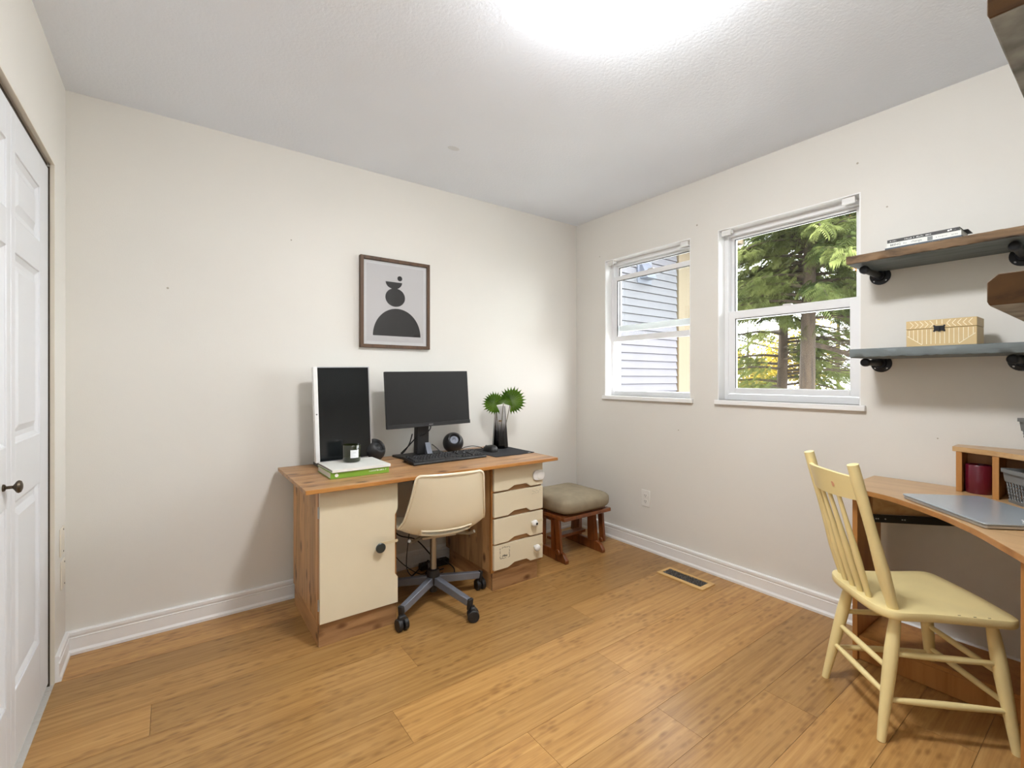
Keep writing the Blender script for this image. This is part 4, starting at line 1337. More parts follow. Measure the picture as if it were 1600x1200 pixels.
S2 = shelf('wall_shelf', 'lower grey barnwood shelf on black pipe brackets holding the tan box', 2.390, WB - 0.0005, 0.165, 0.768, 1.285, 1.323, 'B', [(0.731, 1), (0.286, 1)], 'barn_grey', 'barn_grey', 4)
S3 = shelf('wall_shelf', 'near shelf end with brown sawn face and mottled grey underside at right edge', 0.842, 2.36, WC + 0.0005, 0.120, 1.288, 1.328, 'C', [1.35, 2.05], 'barn_end', 'barn_mottle', 5)
S4 = shelf('wall_shelf', 'high shelf on the near wall in the top right corner', 0.842, 2.36, WC + 0.0005, 0.120, 1.655, 1.695, 'C', [1.35, 2.05], 'barn_end', 'barn_mottle', 6)

# books on the upper shelf
g = 'books lying on the upper shelf'
zs = 1.7305
def shelf_book(name, lab, x0, x1, y0, y1, z0, th, cover, edge='pages'):
    o = thing(name, lab, 'book', ((x0 + x1) / 2, (y0 + y1) / 2, z0), g)
    c = 0.0012
    MB().box(x0 + c, x1 - 0.002, y0 + 0.002, y1 - 0.002, z0 + c, z0 + th - c).build('page_block', edge, o, smooth=False)
    MB().box(x0, x1, y0, y1, z0 + 0.0001, z0 + c).box(x0, x1, y0, y1, z0 + th - c, z0 + th).box(x0, x0 + c, y0, y1, z0 + c, z0 + th - c).build('cover', cover, o, smooth=False)
    # spine lettering frame: x runs along -y (left to right as seen), y up
    mx = frame_from((0, -1, 0), (0, 0, 1), (x0 - 0.0001, (y0 + y1) / 2, z0 + th / 2))
    return o, mx
xb0 = 2.440
ob, mx = shelf_book('paperback_book', 'dark blue paperback at the bottom of the stack on the upper shelf', xb0 - 0.004, 2.585, 0.418, 0.655, zs, 0.014, 'bluebook')
squiggle(mx @ Matrix.Translation((0.0, 0, 0)), 0.13, 0.007, 20, 'greyink', ob, seed=8)
squiggle(mx @ Matrix.Translation((0.088, 0, 0)), 0.045, 0.003, 12, 'greyink', ob, seed=9)
ob, mx = shelf_book('paperback_book', 'white paperback lettered BEING the change in the middle of the shelf stack', xb0, 2.590, 0.420, 0.650, zs + 0.0142, 0.020, 'whitecover')
text_part('BEING', 0.0125, mx @ Matrix.Translation((-0.086, 0, 0)), 'ink', ob, sx=1.0)
text_part('the', 0.0100, mx @ Matrix.Translation((-0.055, 0, 0)), 'greyink', ob, sx=0.9)
text_part('change', 0.0125, mx @ Matrix.Translation((-0.018, 0.001, 0)), 'greyink', ob)
MB(mx).box(0.016, 0.032, -0.008, 0.008, 0, 0.0003).build('printed_stamp', 'greycover', ob, smooth=False)
squiggle(mx @ Matrix.Translation((0.060, 0, 0)), 0.036, 0.004, 10, 'greyink', ob, seed=12)
squiggle(mx @ Matrix.Translation((0.098, 0, 0)), 0.02, 0.006, 4, 'greyink', ob, seed=13)
ob, mx = shelf_book('paperback_book', 'black paperback with white emblem on top of the shelf stack', xb0 - 0.001, 2.588, 0.424, 0.648, zs + 0.0344, 0.013, 'blackbook')
squiggle(mx @ Matrix.Translation((-0.012, 0, 0)), 0.085, 0.006, 18, 'whiteink', ob, seed=21)
squiggle(mx @ Matrix.Translation((-0.092, 0, 0)), 0.024, 0.004, 8, 'whiteink', ob, seed=22)
em = MB(mx)
em.lathe([(0.0028, 0), (0.0028, 0.0004), (0, 0.0004)], (0.080, 0, 0), 14, sx=1.3)
em.lathe([(0.0028, 0), (0.0028, 0.0004), (0, 0.0004)], (0.087, 0.0012, 0), 14, sx=1.1)
em.build('emblem', 'whiteink', ob, smooth=False)
squiggle(mx @ Matrix.Translation((0.101, 0, 0)), 0.012, 0.006, 4, 'greyink', ob, seed=23)
# thin cover flap sticking out of the black book
MB().box(2.50, 2.585, 0.411, 0.4235, zs + 0.0455, zs + 0.0470).build('cover_flap', 'blackbook', ob, smooth=False)

# decorative box on the lower shelf
bx0, bx1, by0, by1, bz0 = 2.460, 2.585, 0.380, 0.590, 1.3238
db = thing('keepsake_box', 'tan wooden keepsake box with cream stripes and black clasp on lower shelf', 'box', ((bx0 + bx1) / 2, (by0 + by1) / 2, bz0))
bh = 0.107
zl = bz0 + 0.072
MB().box(bx0, bx1, by0, by1, bz0, zl - 0.0006).build('box_body', 'tanbox', db, bevel=0.0015)
lid = MB().box(bx0 - 0.0005, bx1, by0 - 0.0005, by1 + 0.0005, zl + 0.0006, bz0 + bh).build('lid', 'tanbox', db, bevel=0.0015)
BWd = by1 - by0
fm = frame_from((0, -1, 0), (0, 0, 1), (bx0 - 0.0003, by1, bz0))
st = MB(fm)
for i in range(15):
    x = 0.010 + i * (BWd - 0.020) / 14
    zlo = 0.010
    dl = min(x, BWd - x)
    if dl < 0.048:
        zlo = 0.044 - (dl - 0.004) * (0.034 / 0.042)
    st.box(x - 0.0011, x + 0.0011, max(zlo, 0.010), 0.069, 0, 0.0006)
st.frust((0.004, 0.045, 0.0002), (0.050, 0.008, 0.0002), 0.0024, 0.0006, 0.0024, 0.0006, up=(0, 0, 1))
st.frust((BWd - 0.004, 0.045, 0.0002), (BWd - 0.050, 0.008, 0.0002), 0.0024, 0.0006, 0.0024, 0.0006, up=(0, 0, 1))
st.build('inlay_stripes', 'cream', db, smooth=False)
ch = MB(fm)
for side in (1, -1):
    for i in range(5):
        x = 0.012 + i * 0.0155
        xa, xt = (x, x + 0.011) if side == 1 else (BWd - x, BWd - x - 0.011)
        ch.frust((xa, 0.103, 0.0), (xt, 0.089, 0.0), 0.0022, 0.0006, 0.0022, 0.0006)
        ch.frust((xt, 0.089, 0.0), (xa, 0.076, 0.0), 0.0022, 0.0006, 0.0022, 0.0006)
ch.box(0.094, 0.0962, 0.088, 0.105, -0.0002, 0.0004).box(0.110, 0.1122, 0.088, 0.105, -0.0002, 0.0004)
ch.T = fm @ Matrix.Translation((0, 0, 0.0008))
ch.build('chevron_inlay', 'cream', lid, smooth=False)
cl = MB(fm)
cl.box(0.087, 0.119, 0.061, 0.081, 0.0005, 0.0035).box(0.085, 0.091, 0.058, 0.064, 0.0005, 0.0028).box(0.115, 0.121, 0.058, 0.064, 0.0005, 0.0028).box(0.085, 0.091, 0.078, 0.084, 0.0005, 0.0028).box(0.115, 0.121, 0.078, 0.084, 0.0005, 0.0028)
cl.box(0.100, 0.106, 0.058, 0.076, 0.003, 0.007)
cl.build('clasp', 'pipe', db, bevel=0.0006)

# ================================================================== CORNER DESK
cd = thing('corner_desk', 'honey laminate corner desk with curved front and low hutch', 'desk', (2.3, 0.3, 0))
EY = 0.755                       # left end of the wing along the window wall
WDp = 0.395
EX = 1.755                       # end of the wing along the near wall
g0 = 0.014
front = [(2.292, EY), (2.277, EY - 0.02), (2.272, 0.685), (2.252, 0.622), (2.225, 0.570), (2.178, 0.510), (2.110, 0.432), (2.038, 0.367), (1.950, 0.300), (1.890, 0.262), (1.846, 0.236), (1.800, 0.208), (EX, 0.182)]
fr_s = [tuple(p) for p in cat(front, 3)]
back = [(EX, WC + g0), (WB - g0, WC + g0), (WB - g0, EY)]
MB().prism(fr_s + back, 'z', ZC - 0.017, ZC).build('desk_top', 'maple', cd, bevel=0.0008)
# edge banding follows the front
eb = []
for (x, y) in fr_s:
    eb.append((x, y))
def off(P, d):
    out = []
    for i in range(len(P)):
        a = np.array(P[max(i - 1, 0)])
        b = np.array(P[min(i + 1, len(P) - 1)])
        t = (b - a) / np.linalg.norm(b - a)
        nrm = np.array((t[1], -t[0]))
        out.append(tuple(np.array(P[i]) + nrm * d))
    return out
o_ = off(eb, 0.0025)
i_ = off(eb, 0.0003)
vs_, fs = [], []
for (a, b) in zip(o_, i_):
    vs_ += [(a[0], a[1], ZC - 0.0185), (a[0], a[1], ZC - 0.0005), (b[0], b[1], ZC - 0.0005), (b[0], b[1], ZC - 0.0185)]
for i in range(len(eb) - 1):
    q = 4 * i
    for j in range(4):
        fs.append((q + j, q + (j + 1) % 4, q + 4 + (j + 1) % 4, q + 4 + j))
MB().raw(vs_, fs).build('edge_band', 'mapleedge', cd, angle=50)
MB().box(2.345, WB - 0.03, EY - 0.030, EY - 0.012, 0.002, ZC - 0.0175).build('end_panel', 'maple_z', cd, bevel=0.001)
MB().box(1.800, 1.818, WC + 0.02, 0.196, 0.002, ZC - 0.0175).build('end_panel', 'maple_z', cd, bevel=0.001)
# apron board, drawer-runner rail and low shelf in the wing
MB().frust((2.425, 0.698, 0.668), (2.636, 0.472, 0.668), 0.016, 0.105, 0.016, 0.105).build('apron', 'maple', cd, bevel=0.001)
rl = MB().frust((2.410, 0.690, 0.600), (2.625, 0.460, 0.600), 0.012, 0.032, 0.012, 0.032).build('runner_rail', 'black', cd, bevel=0.0015)
for f_ in (0.03, 0.055, 0.14, 0.34, 0.37):
    a_ = Vector((2.410, 0.690, 0.600)).lerp(Vector((2.625, 0.460, 0.600)), f_)
    nn = Vector((-0.73, -0.68, 0))
    MB().cyl(a_ + nn * 0.0062, a_ + nn * 0.0075, 0.003, n=10).build('screw', 'silver', rl)
MB().box(2.36, WB - 0.03, WC + 0.04, EY - 0.0305, 0.085, 0.101).build('low_shelf', 'maple_z', cd, bevel=0.001)
MB().box(2.36, 2.376, WC + 0.04, EY - 0.0305, 0.002, 0.084).build('kick_board', 'maple_z', cd, bevel=0.001)
MB().cyl((1.799, 0.17, 0.50), (1.794, 0.17, 0.50), 0.005, n=12).build('screw_cap', 'black', cd)
# hutch
HT = 0.920
hf = [(2.562, 0.468), (2.535, 0.400), (2.512, 0.345), (2.450, 0.258), (2.350, 0.150), (2.252, 0.060), (2.165, -0.002), (2.045, -0.050)]
hpoly = hf + [(2.045, WC + g0), (WB - g0, WC + g0), (WB - g0, 0.468)]
MB().prism(hpoly, 'z', HT - 0.020, HT).build('hutch_top', 'maple', cd, bevel=0.002)
MB().box(2.556, WB - g0, 0.438, 0.456, ZC + 0.0003, HT - 0.0203).build('hutch_side', 'maple_z', cd, bevel=0.001)
MB().box(2.500, WB - g0, 0.327, 0.345, ZC + 0.0003, HT - 0.0203).build('hutch_divider', 'maple_z', cd, bevel=0.001)
MB().box(2.10, 2.119, WC + g0, -0.010, ZC + 0.0003, HT - 0.0203).build('hutch_divider', 'maple_z', cd, bevel=0.001)
MB().box(WB - g0 - 0.006, WB - g0, 0.3455, 0.4375, ZC + 0.0003, HT - 0.0203).build('hutch_back', 'maple_z', cd, smooth=False)
MB().box(WB - g0 - 0.006, WB - g0, WC + 0.03, 0.3265, ZC + 0.0003, HT - 0.0203).build('hutch_back', 'maple_z', cd, smooth=False)

# burgundy candle in the first compartment
pc = thing('pillar_candle', 'thick burgundy pillar candle in the left hutch compartment', 'candle', (2.590, 0.394, ZC))
MB().lathe([(0.038, 0.0), (0.040, 0.003), (0.0405, 0.05), (0.040, 0.108), (0.038, 0.112), (0.035, 0.1125), (0.032, 0.104), (0.0, 0.102)], (2.590, 0.394, ZC + 0.0003), 36).build('wax_body', 'burgundy', pc)
MB().cyl((2.590, 0.394, ZC + 0.102), (2.590, 0.394, ZC + 0.114), 0.0014, n=6).build('wick', 'ink2', pc)

# woven-look plastic baskets
def basket(loc, yaw, L, D_, h, lab):
    o = thing('storage_basket', lab, 'basket', loc, 'grey plastic baskets on the corner desk')
    T = RZ(yaw, loc)
    ta = 0.012
    def ring(z, k=0.0):
        a = ta * (1 - z / h)
        return L / 2 - a + k, D_ / 2 - a + k
    zband = h * 0.62
    mb = MB(T)
    # floor and solid upper band
    l0, d0 = ring(0.003)
    mb.box(-l0, l0, -d0, d0, 0.0003, 0.004)
    def shell(z0, z1, k0, k1, t=0.003):
        a, b = ring(z0, k0)
        c, d = ring(z1, k1)
        R0 = [(-a, -b, z0), (a, -b, z0), (a, b, z0), (-a, b, z0)]
        R1 = [(-c, -d, z1), (c, -d, z1), (c, d, z1), (-c, d, z1)]
        R2 = [(-c + t, -d + t, z1), (c - t, -d + t, z1), (c - t, d - t, z1), (-c + t, d - t, z1)]
        R3 = [(-a + t, -b + t, z0), (a - t, -b + t, z0), (a - t, b - t, z0), (-a + t, b - t, z0)]
        mb.loft([R0, R1, R2, R3, R0], True, caps=False)
    shell(zband, h - 0.012, 0, 0)
    shell(0.001, h * 0.10, 0, 0)
    mb.build('body', 'basket', o, angle=30)
    rim = MB(T)
    a, b = ring(h, 0.006)
    pts = rr_poly(-a, a, -b, b, 0.012, 4)
    ins = rr_poly(-a + 0.009, a - 0.009, -b + 0.009, b - 0.009, 0.008, 4)
    rim.loft([[(x, y, h - 0.013) for x, y in pts], [(x, y, h) for x, y in pts], [(x, y, h) for x, y in ins], [(x, y, h - 0.013) for x, y in ins], [(x, y, h - 0.013) for x, y in pts]], True, caps=False)
    rim.build('rim', 'basket', o, angle=40)
    # lattice: crossing slanted strands on the four sides, touching at nodes
    lat = MB(T)
    zA, zB = h * 0.09, zband + 0.002
    nz = 6
    for s in range(4):
        hl = (L / 2 if s % 2 == 0 else D_ / 2) - 0.010
        n = int(hl * 2 / 0.0140)
        def pt(u, z):
            a_, b_ = ring(z)
            x = u * (a_ if s % 2 == 0 else b_) / (L / 2 if s % 2 == 0 else D_ / 2)
            e = (b_ if s % 2 == 0 else a_) - 0.0012
            return {0: (x, -e, z), 1: (e, x, z), 2: (-x, e, z), 3: (-e, -x, z)}[s]
        for i in range(n + 1):
            u = -hl + 2 * hl * i / n
            pth = []
            for k in range(nz + 1):
                uu = u + (0.0035 if k % 2 else -0.0035)
                pth.append(pt(max(-hl - 0.004, min(hl + 0.004, uu)), zA + (zB - zA) * k / nz))
            lat.tube(pth, 0.0018, 4, caps=False)
            pth = []
            for k in range(nz + 1):
                uu = u + (-0.0035 if k % 2 else 0.0035)
                pth.append(pt(max(-hl - 0.004, min(hl + 0.004, uu)), zA + (zB - zA) * k / nz))
            lat.tube(pth, 0.0018, 4, caps=False)
    lat.build('lattice', 'basket', o, smooth=False)
    return o
basket((2.445, 0.190, ZC + 0.0003), -143, 0.225, 0.150, 0.122, 'grey lattice basket inside the hutch behind the closed laptop')
basket((2.530, 0.166, HT + 0.0003), -143, 0.21, 0.14, 0.126, 'grey basket standing on top of the hutch at the right edge')

# laptop (closed)
LT = RZ(-135, (0, 0, 0))
lap = thing('laptop', 'closed silver laptop on the corner desk', 'laptop', (2.205, 0.325, ZC))
lc = Vector((2.24, 0.552, 0))
ex = Vector((-0.707, -0.707, 0))      # along the front edge
ey = Vector((0.707, -0.707, 0))       # away from the chair
lw, ld = 0.372, 0.262
mid = lc + ex * lw / 2 + ey * ld / 2
LT = frame_from(ex, ey, (mid.x, mid.y, ZC + 0.0004))
# frame_from gives z down for this pair, so flip
LT = Matrix(((ex.x, ey.x, 0, mid.x), (ex.y, ey.y, 0, mid.y), (0, 0, 1, ZC + 0.0004), (0, 0, 0, 1)))
MB(LT).prism(rr_poly(-lw / 2 + 0.003, lw / 2 - 0.003, -ld / 2 + 0.003, ld / 2 - 0.003, 0.010, 4), 'z', 0.0015, 0.0110).build('base', 'silver', lap, bevel=0.0015)
MB(LT).prism(rr_poly(-lw / 2 + 0.004, lw / 2 - 0.004, -ld / 2 + 0.004, ld / 2 - 0.004, 0.009, 4), 'z', 0.0110, 0.0124).build('seal_gap', 'black', lap, smooth=False)
ldo = MB(LT).prism(rr_poly(-lw / 2, lw / 2, -ld / 2, ld / 2, 0.012, 4), 'z', 0.0124, 0.0180).build('lid', 'laptoplid', lap, bevel=0.0016)
for sx_, sy_ in ((-1, -1), (1, -1), (1, 1), (-1, 1)):
    MB(LT).cyl((sx_ * 0.15, sy_ * 0.10, 0.0), (sx_ * 0.15, sy_ * 0.10, 0.0016), 0.008, n=12).build('rubber_foot', 'black', lap)
lgm = LT @ Matrix.Translation((0.148, 0.0, 0.0181)) @ Matrix.Rotation(math.radians(150), 4, 'Z')
squiggle(lgm, 0.050, 0.010, 6, 'whiteink', ldo, 'lid_logo', seed=5)

# ================================================================== YELLOW WOODEN CHAIR
CX, CY = 2.15, 0.50
wc = thing('wooden_chair', 'pale yellow painted wooden spindle-back chair at the corner desk', 'chair', (CX, CY, 0))
fx, fy = 0.735, -0.678
YT = Matrix(((-fy * -1, fx, 0, CX), (-fx, fy, 0, CY), (0, 0, 1, 0), (0, 0, 0, 1)))
# local x = the sitter's right (-0.678,-0.735), local y = forward
YT = Matrix(((fy, fx, 0, CX), (-fx, fy, 0, CY), (0, 0, 1, 0), (0, 0, 0, 1)))
ZS = 0.430
out_half = [(0.0, -0.207), (0.06, -0.207), (0.11, -0.203), (0.148, -0.190), (0.170, -0.168), (0.176, -0.135), (0.174, -0.05), (0.182, 0.05), (0.192, 0.13), (0.194, 0.165), (0.182, 0.188), (0.15, 0.197), (0.08, 0.203), (0.0, 0.206)]
outl = [tuple(p) for p in cat(out_half, 3)]
outl = outl + [(-x, y) for x, y in reversed(outl[1:-1])]
def scaled(k, z):
    return [(x * k, y * k, z) for x, y in outl]
rings = [scaled(0.93, ZS - 0.031), scaled(0.985, ZS - 0.028), scaled(1.0, ZS - 0.022), scaled(1.0, ZS - 0.005), scaled(0.992, ZS - 0.001), scaled(0.97, ZS), scaled(0.8, ZS - 0.002), scaled(0.45, ZS - 0.006), scaled(0.12, ZS - 0.007)]
seat = MB(YT).loft(rings, True).build('seat', 'yellow', wc, angle=50)
def turned(p0, p1, radii, name, parent=wc, n=18, mat='yellow'):
    p0, p1 = Vector(p0), Vector(p1)
    k = len(radii)
    return MB(YT).tube([tuple(p0.lerp(p1, i / (k - 1))) for i in range(k)], radii, n).build(name, mat, parent, angle=50)
lean = 0.126
def bow(x):
    return -0.042 * (1 - (x / 0.142) ** 2)
for x in (-0.142, 0.140):
    turned((x, -0.152, ZS - 0.004), (x, -0.152 - lean, 0.905), [0.0150, 0.0185, 0.0205, 0.0185, 0.0165, 0.0165, 0.0175, 0.0180, 0.0175], 'back_post')
# crest rail, bowed
def back_pt(x, z, extra=0.0):
    t_ = (z - ZS) / (0.905 - ZS)
    return (x, -0.152 - lean * t_ + extra, z)
n = 16
rings = []
for i in range(n + 1):
    x = -0.142 + 0.282 * i / n
    b = bow(x + 0.001)
    z0_ = 0.782
    z1_ = 0.862 + 0.010 * (1 - (x / 0.142) ** 2)
    p0, p1 = back_pt(x, z0_, b), back_pt(x, z1_, b)
    th = 0.0085
    rings.append([(p0[0], p0[1] - th, p0[2]), (p1[0], p1[1] - th, p1[2] - 0.002), (p1[0], p1[1], p1[2]), (p1[0], p1[1] + th, p1[2] - 0.002), (p0[0], p0[1] + th, p0[2])])
crest = MB(YT).loft(rings, True).build('crest_rail', 'yellow', wc, angle=40)
mk = MB(YT)
p = back_pt(0.062, 0.822, bow(0.062) - 0.0092)
mk.lathe([(0.0095, 0), (0.0095, 0.0006), (0, 0.0006)], p, 16, Matrix.Rotation(math.radians(90 + 16), 4, 'X'))
mk.build('worn_spot', 'pinkmark', crest, smooth=False)
for x in (-0.076, -0.028, 0.018, 0.062):
    p0 = (x, -0.172 - 0.010 * (1 - (x / 0.142) ** 2), ZS - 0.003)
    p1 = back_pt(x, 0.786, bow(x))
    turned(p0, p1, [0.0085, 0.0105, 0.0118, 0.0108, 0.0090, 0.0075, 0.0066], 'spindle', n=12)
# legs splayed, stretchers
L_ = {'rl': ((-0.125, -0.135), (-0.165, -0.205)), 'rr': ((0.125, -0.135), (0.165, -0.205)), 'fl': ((-0.135, 0.135), (-0.165, 0.185)), 'fr': ((0.150, 0.135), (0.180, 0.185))}
def leg_pt(k, z):
    a, b = L_[k]
    t_ = 1 - z / (ZS - 0.03)
    return (a[0] + (b[0] - a[0]) * t_, a[1] + (b[1] - a[1]) * t_, z)
for k in L_:
    turned(leg_pt(k, ZS - 0.028), leg_pt(k, 0.0), [0.0150, 0.0185, 0.0205, 0.0200, 0.0185, 0.0165, 0.0145, 0.0125], 'leg')
for a, b, z in (('rl', 'rr', 0.225), ('rl', 'rr', 0.145), ('fl', 'fr', 0.240), ('fl', 'fr', 0.150), ('rl', 'fl', 0.280), ('rl', 'fl', 0.130), ('rr', 'fr', 0.275), ('rr', 'fr', 0.130)):
    turned(leg_pt(a, z), leg_pt(b, z), [0.0075, 0.0092, 0.0105, 0.0110, 0.0105, 0.0092, 0.0075], 'stretcher', n=12)
# paint chips
ch = MB(YT)
for (x, y) in ((0.17, 0.02), (0.177, 0.06), (0.180, 0.10)):
    ch.box(x, x + 0.003, y, y + 0.008, ZS - 0.0005, ZS + 0.0004)
ch.build('paint_chip', 'chip', seat, smooth=False)

# ================================================================== OUTSIDE
struct(MB().box(-30, 60, -50, 60, -3.3, -3.0).build('ground', 'bounce_ground', smooth=False))
# neighbouring house wing with lap siding
NY = 4.40
house = thing('neighbour_house', 'pale lap-sided house wall with beige corner board outside the small window', 'house', (4.8, NY, -3.0))
MB().box(2.95, 6.80, NY + 0.02, NY + 2.5, -3.0, 3.40).build('wall_core', 'siding', house, smooth=False)
ex_ = 0.113
z = 0.10
first = None
while z < 3.38:
    poly = [(NY + 0.019, z), (NY - 0.020, z), (NY - 0.001, z + ex_ - 0.006), (NY + 0.019, z + ex_ - 0.006)]
    if first is None:
        first = MB().prism(poly, 'x', 2.96, 6.44).build('siding_board', 'siding', house, smooth=False)
        f0 = WORG[first.name].copy()
        k = 0
    else:
        k += 1
        clone(first, f0 + np.array((0, 0, k * ex_)), house)
    z += ex_
MB().box(2.95, 6.44, NY - 0.002, NY + 0.019, -3.0, 0.10).build('lower_siding', 'siding', house, smooth=False)
MB().box(6.46, 6.80, NY - 0.035, NY + 0.10, -3.0, 3.40).build('corner_board', 'housetrim', house, bevel=0.004)
MB().box(2.90, 7.46, NY - 0.52, NY + 3.0, 3.38, 3.42).build('soffit', 'soffit', house, smooth=False)
MB().box(2.90, 7.46, NY - 0.545, NY - 0.515, 3.36, 3.56).build('fascia', 'soffit', house, bevel=0.004)
MB().box(7.44, 7.47, NY - 0.545, NY + 3.0, 3.36, 3.56).build('fascia', 'soffit', house, bevel=0.004)
MB().prism([(NY - 0.55, 3.56), (NY + 3.0, 3.56), (NY + 3.0, 5.0)], 'x', 2.90, 7.47).build('roof', 'roof', house, smooth=False)
# dryer vent hood on the siding
hx = 4.95
def npt(px, py):
    pass
hxc, hz = 5.62, 2.75
hd = MB().prism([(NY + 0.0, hz + 0.14), (NY - 0.05, hz + 0.14), (NY - 0.17, hz - 0.10), (NY - 0.0, hz - 0.10)], 'x', hxc - 0.11, hxc + 0.11).build('vent_hood', 'hood', house, bevel=0.004)
MB().box(hxc - 0.16, hxc + 0.16, NY - 0.034, NY - 0.002, hz - 0.16, hz + 0.17).build('vent_plate', 'hood', hd, smooth=False)

# ------------------------------------------------------------------ trees
def spray_template(n=10, L=0.25, W=0.115, seed=0):
    r_ = np.random.default_rng(seed)
    vs_, fs = [], []
    for i in range(n):
        t_ = 0.06 + 0.94 * i / n
        x = t_ * L
        z = -0.34 * L * t_ * t_
        w = W * (1 - t_ ** 1.6) * (0.75 + 0.4 * r_.random()) + 0.018
        for s in (-1, 1):
            b = len(vs_)
            hw = 0.0085 * (1 - 0.4 * t_)
            dx = w * 0.75
            vs_ += [(x, 0, z), (x + dx * 0.45 - hw, s * w * 0.5, z - 0.006), (x + dx, s * w, z - 0.030 - 0.10 * w), (x + dx * 0.45 + hw * 1.6, s * w * 0.48, z - 0.004)]
            fs += [(b, b + 1, b + 2, b + 3)]
    return np.array(vs_), np.array(fs)

def rot_mats(az, pitch, roll):
    ca, sa = np.cos(az), np.sin(az)
    cp, sp_ = np.cos(pitch), np.sin(pitch)
    cr, sr = np.cos(roll), np.sin(roll)
    k = len(az)
    Rz = np.zeros((k, 3, 3)); Rz[:, 0, 0] = ca; Rz[:, 0, 1] = -sa; Rz[:, 1, 0] = sa; Rz[:, 1, 1] = ca; Rz[:, 2, 2] = 1
    Ry = np.zeros((k, 3, 3)); Ry[:, 0, 0] = cp; Ry[:, 0, 2] = sp_; Ry[:, 2, 0] = -sp_; Ry[:, 2, 2] = cp; Ry[:, 1, 1] = 1
    Rx = np.zeros((k, 3, 3)); Rx[:, 1, 1] = cr; Rx[:, 1, 2] = -sr; Rx[:, 2, 1] = sr; Rx[:, 2, 2] = cr; Rx[:, 0, 0] = 1
    return Rz @ Ry @ Rx

def scatter_mesh(name, pos, az, pitch, roll, scl, tmpl, mat, parent):
    tv, tf = tmpl
    R = rot_mats(az, pitch, roll)
    V = np.einsum('kij,nj->kni', R, tv) * scl[:, None, None] + pos[:, None, :]
    k, n = V.shape[0], V.shape[1]
    F = (tf[None, :, :] + (np.arange(k) * n)[:, None, None]).reshape(-1, tf.shape[1])
    V = V.reshape(-1, 3)
    org = V.mean(0)
    me = bpy.data.meshes.new(name)
    me.from_pydata((V - org).tolist(), [], F.tolist())
    me.materials.append(M[mat])
    o = bpy.data.objects.new(name, me)
    col.objects.link(o)
    place(o, org, parent)
    o['kind'] = 'stuff'
    return o

def conifer(base, height, zlow, rmax, trunk_r, lab, nbr, seed, droop=0.35, dens=9):
    r_ = np.random.default_rng(seed)
    o = thing('conifer_tree', lab, 'tree', base, 'conifers outside the large window')
    bx_, by_, bz_ = base
    pts, rad = [], []
    for i in range(14):
        t_ = i / 13
        pts.append((bx_ + 0.05 * math.sin(t_ * 5 + seed), by_ + 0.05 * math.cos(t_ * 4), bz_ + t_ * height))
        rad.append(trunk_r * (1.12 - 0.95 * t_))
    MB().tube(pts, rad, 12).build('trunk', 'bark', o, angle=60)
    br = MB()
    P, A, PI_, RO, S = [], [], [], [], []
    for b in range(nbr):
        t_ = (b + r_.random()) / nbr
        z0 = zlow + (bz_ + height - 0.4 - zlow) * t_ ** 1.15
        L = rmax * (1 - 0.78 * t_) * (0.72 + 0.4 * r_.random())
        a = r_.random() * 2 * math.pi
        prev = []
        for q in range(6):
            s = q / 5
            prev.append((bx_ + math.cos(a) * L * s, by_ + math.sin(a) * L * s, z0 + 0.18 * L * s - droop * L * s * s))
        br.tube(prev, [0.030 * (1 - 0.8 * q / 5) + 0.004 for q in range(6)], 5, caps=False)
        k = max(4, int(L * dens))
        for q in range(k):
            s = 0.16 + 0.84 * (q + r_.random()) / k
            side = r_.choice((-1, 1))
            P.append((bx_ + math.cos(a) * L * s + r_.normal(0, 0.05), by_ + math.sin(a) * L * s + r_.normal(0, 0.05), z0 + 0.18 * L * s - droop * L * s * s + r_.normal(0, 0.05)))
            A.append(a + side * r_.uniform(0.2, 1.1))
            PI_.append(r_.uniform(0.0, 0.75))
            RO.append(r_.normal(0, 0.45))
            S.append(r_.uniform(0.8, 1.55))
    br.build('branches', 'bark', o, angle=60)
    scatter_mesh('foliage', np.array(P), np.array(A), np.array(PI_), np.array(RO), np.array(S), spray_template(10, seed=seed), 'cedar', o)
    return o
conifer((9.95, 3.86, -3.0), 13.0, 2.55, 2.6, 0.165, 'big cedar with thick trunk just outside the large window', 250, 3, dens=28)
conifer((11.66, 5.10, -3.0), 12.0, 0.9, 2.6, 0.14, 'second cedar with thinner trunk behind the big cedar', 90, 5, dens=20)

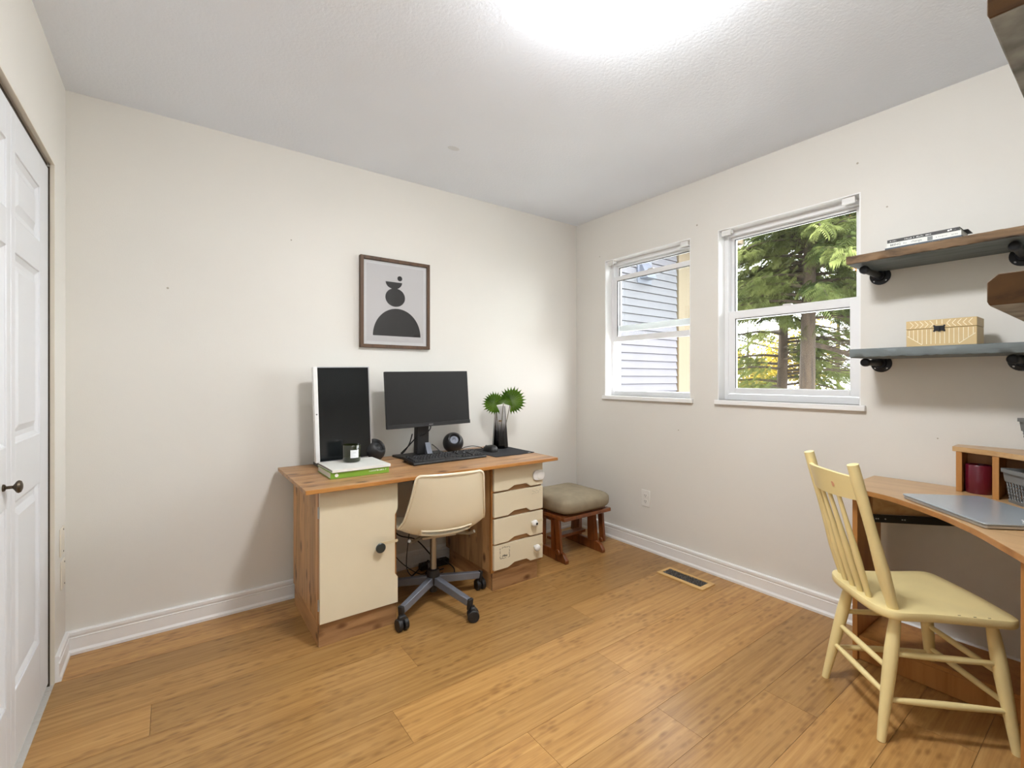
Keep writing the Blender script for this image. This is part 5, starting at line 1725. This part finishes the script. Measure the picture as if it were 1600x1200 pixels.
def broadleaf(base, centre, rad, n, mat, lab, seed, leaf=0.075, trunk_r=0.06):
    r_ = np.random.default_rng(seed)
    o = thing('autumn_tree', lab, 'tree', base, 'autumn trees outside the large window')
    c = np.array(centre)
    MB().tube([base, tuple(np.array(base) * 0.5 + c * 0.5 + np.array((0.05, 0.03, 0))), tuple(c), tuple(c + np.array((0, 0, rad[2] * 0.7)))], [trunk_r, trunk_r * 0.8, trunk_r * 0.5, 0.01], 8).build('trunk', 'bark', o)
    br = MB()
    tips = []
    for b in range(26):
        d = r_.normal(size=3)
        d /= np.linalg.norm(d)
        tip = c + d * np.array(rad) * r_.uniform(0.55, 1.0)
        st_ = c + np.array((0, 0, -rad[2] * r_.uniform(0.0, 0.7)))
        br.tube([tuple(st_), tuple((st_ + tip) / 2 + r_.normal(0, 0.06, 3)), tuple(tip)], [0.022, 0.014, 0.005], 5)
        tips.append((st_, tip))
    br.build('branches', 'bark', o)
    P = []
    for i in range(n):
        s_, t_ = tips[r_.integers(len(tips))]
        f = r_.uniform(0.3, 1.08)
        P.append(s_ + (t_ - s_) * f + r_.normal(0, 0.16, 3))
    P = np.array(P)
    tv = np.array([(0, 0, 0), (0.35, -0.30, -0.05), (1.0, 0, -0.15), (0.35, 0.30, -0.05)]) * leaf
    tf = np.array([(0, 1, 2, 3)])
    scatter_mesh('foliage', P, r_.uniform(0, 6.28, n), r_.uniform(-0.6, 0.9, n), r_.uniform(-0.9, 0.9, n), r_.uniform(0.7, 1.5, n), (tv, tf), mat, o)
    return o
broadleaf((14.2, 7.2, -3.0), (14.2, 7.2, 1.9), (1.9, 2.2, 1.7), 13000, 'yleaf', 'yellow-green leafy tree seen low behind the cedars at left', 8)
broadleaf((13.2, 5.0, -3.0), (13.2, 5.2, 1.7), (1.1, 1.1, 1.1), 3000, 'yleaf', 'smaller yellow-green leafy tree between the two cedar trunks', 9)
broadleaf((16.4, 5.55, -3.0), (16.4, 5.55, 5.4), (1.0, 1.1, 1.3), 2200, 'oleaf', 'orange autumn tree at the upper right behind the cedars', 10, 0.09)
# bare branch reaching right from the big trunk
bc = bpy.data.objects['conifer_tree']
bb = MB()
def twig(a, b, r0, r1, sag=0.05, n=6):
    a, b = np.array(a), np.array(b)
    pts = [tuple(a + (b - a) * k / n + np.array((0, 0, sag * math.sin(k / n * 3.1)))) for k in range(n + 1)]
    bb.tube(pts, [r0 + (r1 - r0) * k / n for k in range(n + 1)], 6)
twig((9.98, 3.84, 1.86), (10.75, 2.95, 1.32), 0.055, 0.030, 0.08)
twig((10.35, 3.42, 1.66), (10.6, 2.9, 1.95), 0.022, 0.008)
twig((9.98, 3.82, 2.35), (10.5, 2.85, 2.15), 0.030, 0.012, 0.1)
rt = random.Random(4)
for k in range(26):
    a = np.array((9.98, 3.80, rt.uniform(1.3, 2.7)))
    b = a + np.array((rt.uniform(0.1, 0.7), rt.uniform(-1.3, -0.5), rt.uniform(-0.5, 0.25)))
    twig(a + (b - a) * 0.25, b, 0.010, 0.003, rt.uniform(-0.1, 0.1))
bb.build('bare_branches', 'bark', bc)
# utility wires beyond
for dz, lab in ((0.0, 'upper dark utility wire crossing behind the cedar trunk'), (-0.16, 'lower dark utility wire crossing behind the cedar trunk')):
    pts = []
    A_ = np.array((14.0, 5.6, 2.0 + dz)); B_ = np.array((19.0, 3.2, 0.92 + dz))
    for i in range(13):
        s = -0.5 + 2.0 * i / 12
        p = A_ + (B_ - A_) * s
        pts.append((p[0], p[1], p[2] + 0.0))
    tag(MB().tube(pts, 0.018, 6).build('utility_wire', 'wire'), lab, 'wire', 'utility wires outside the large window')
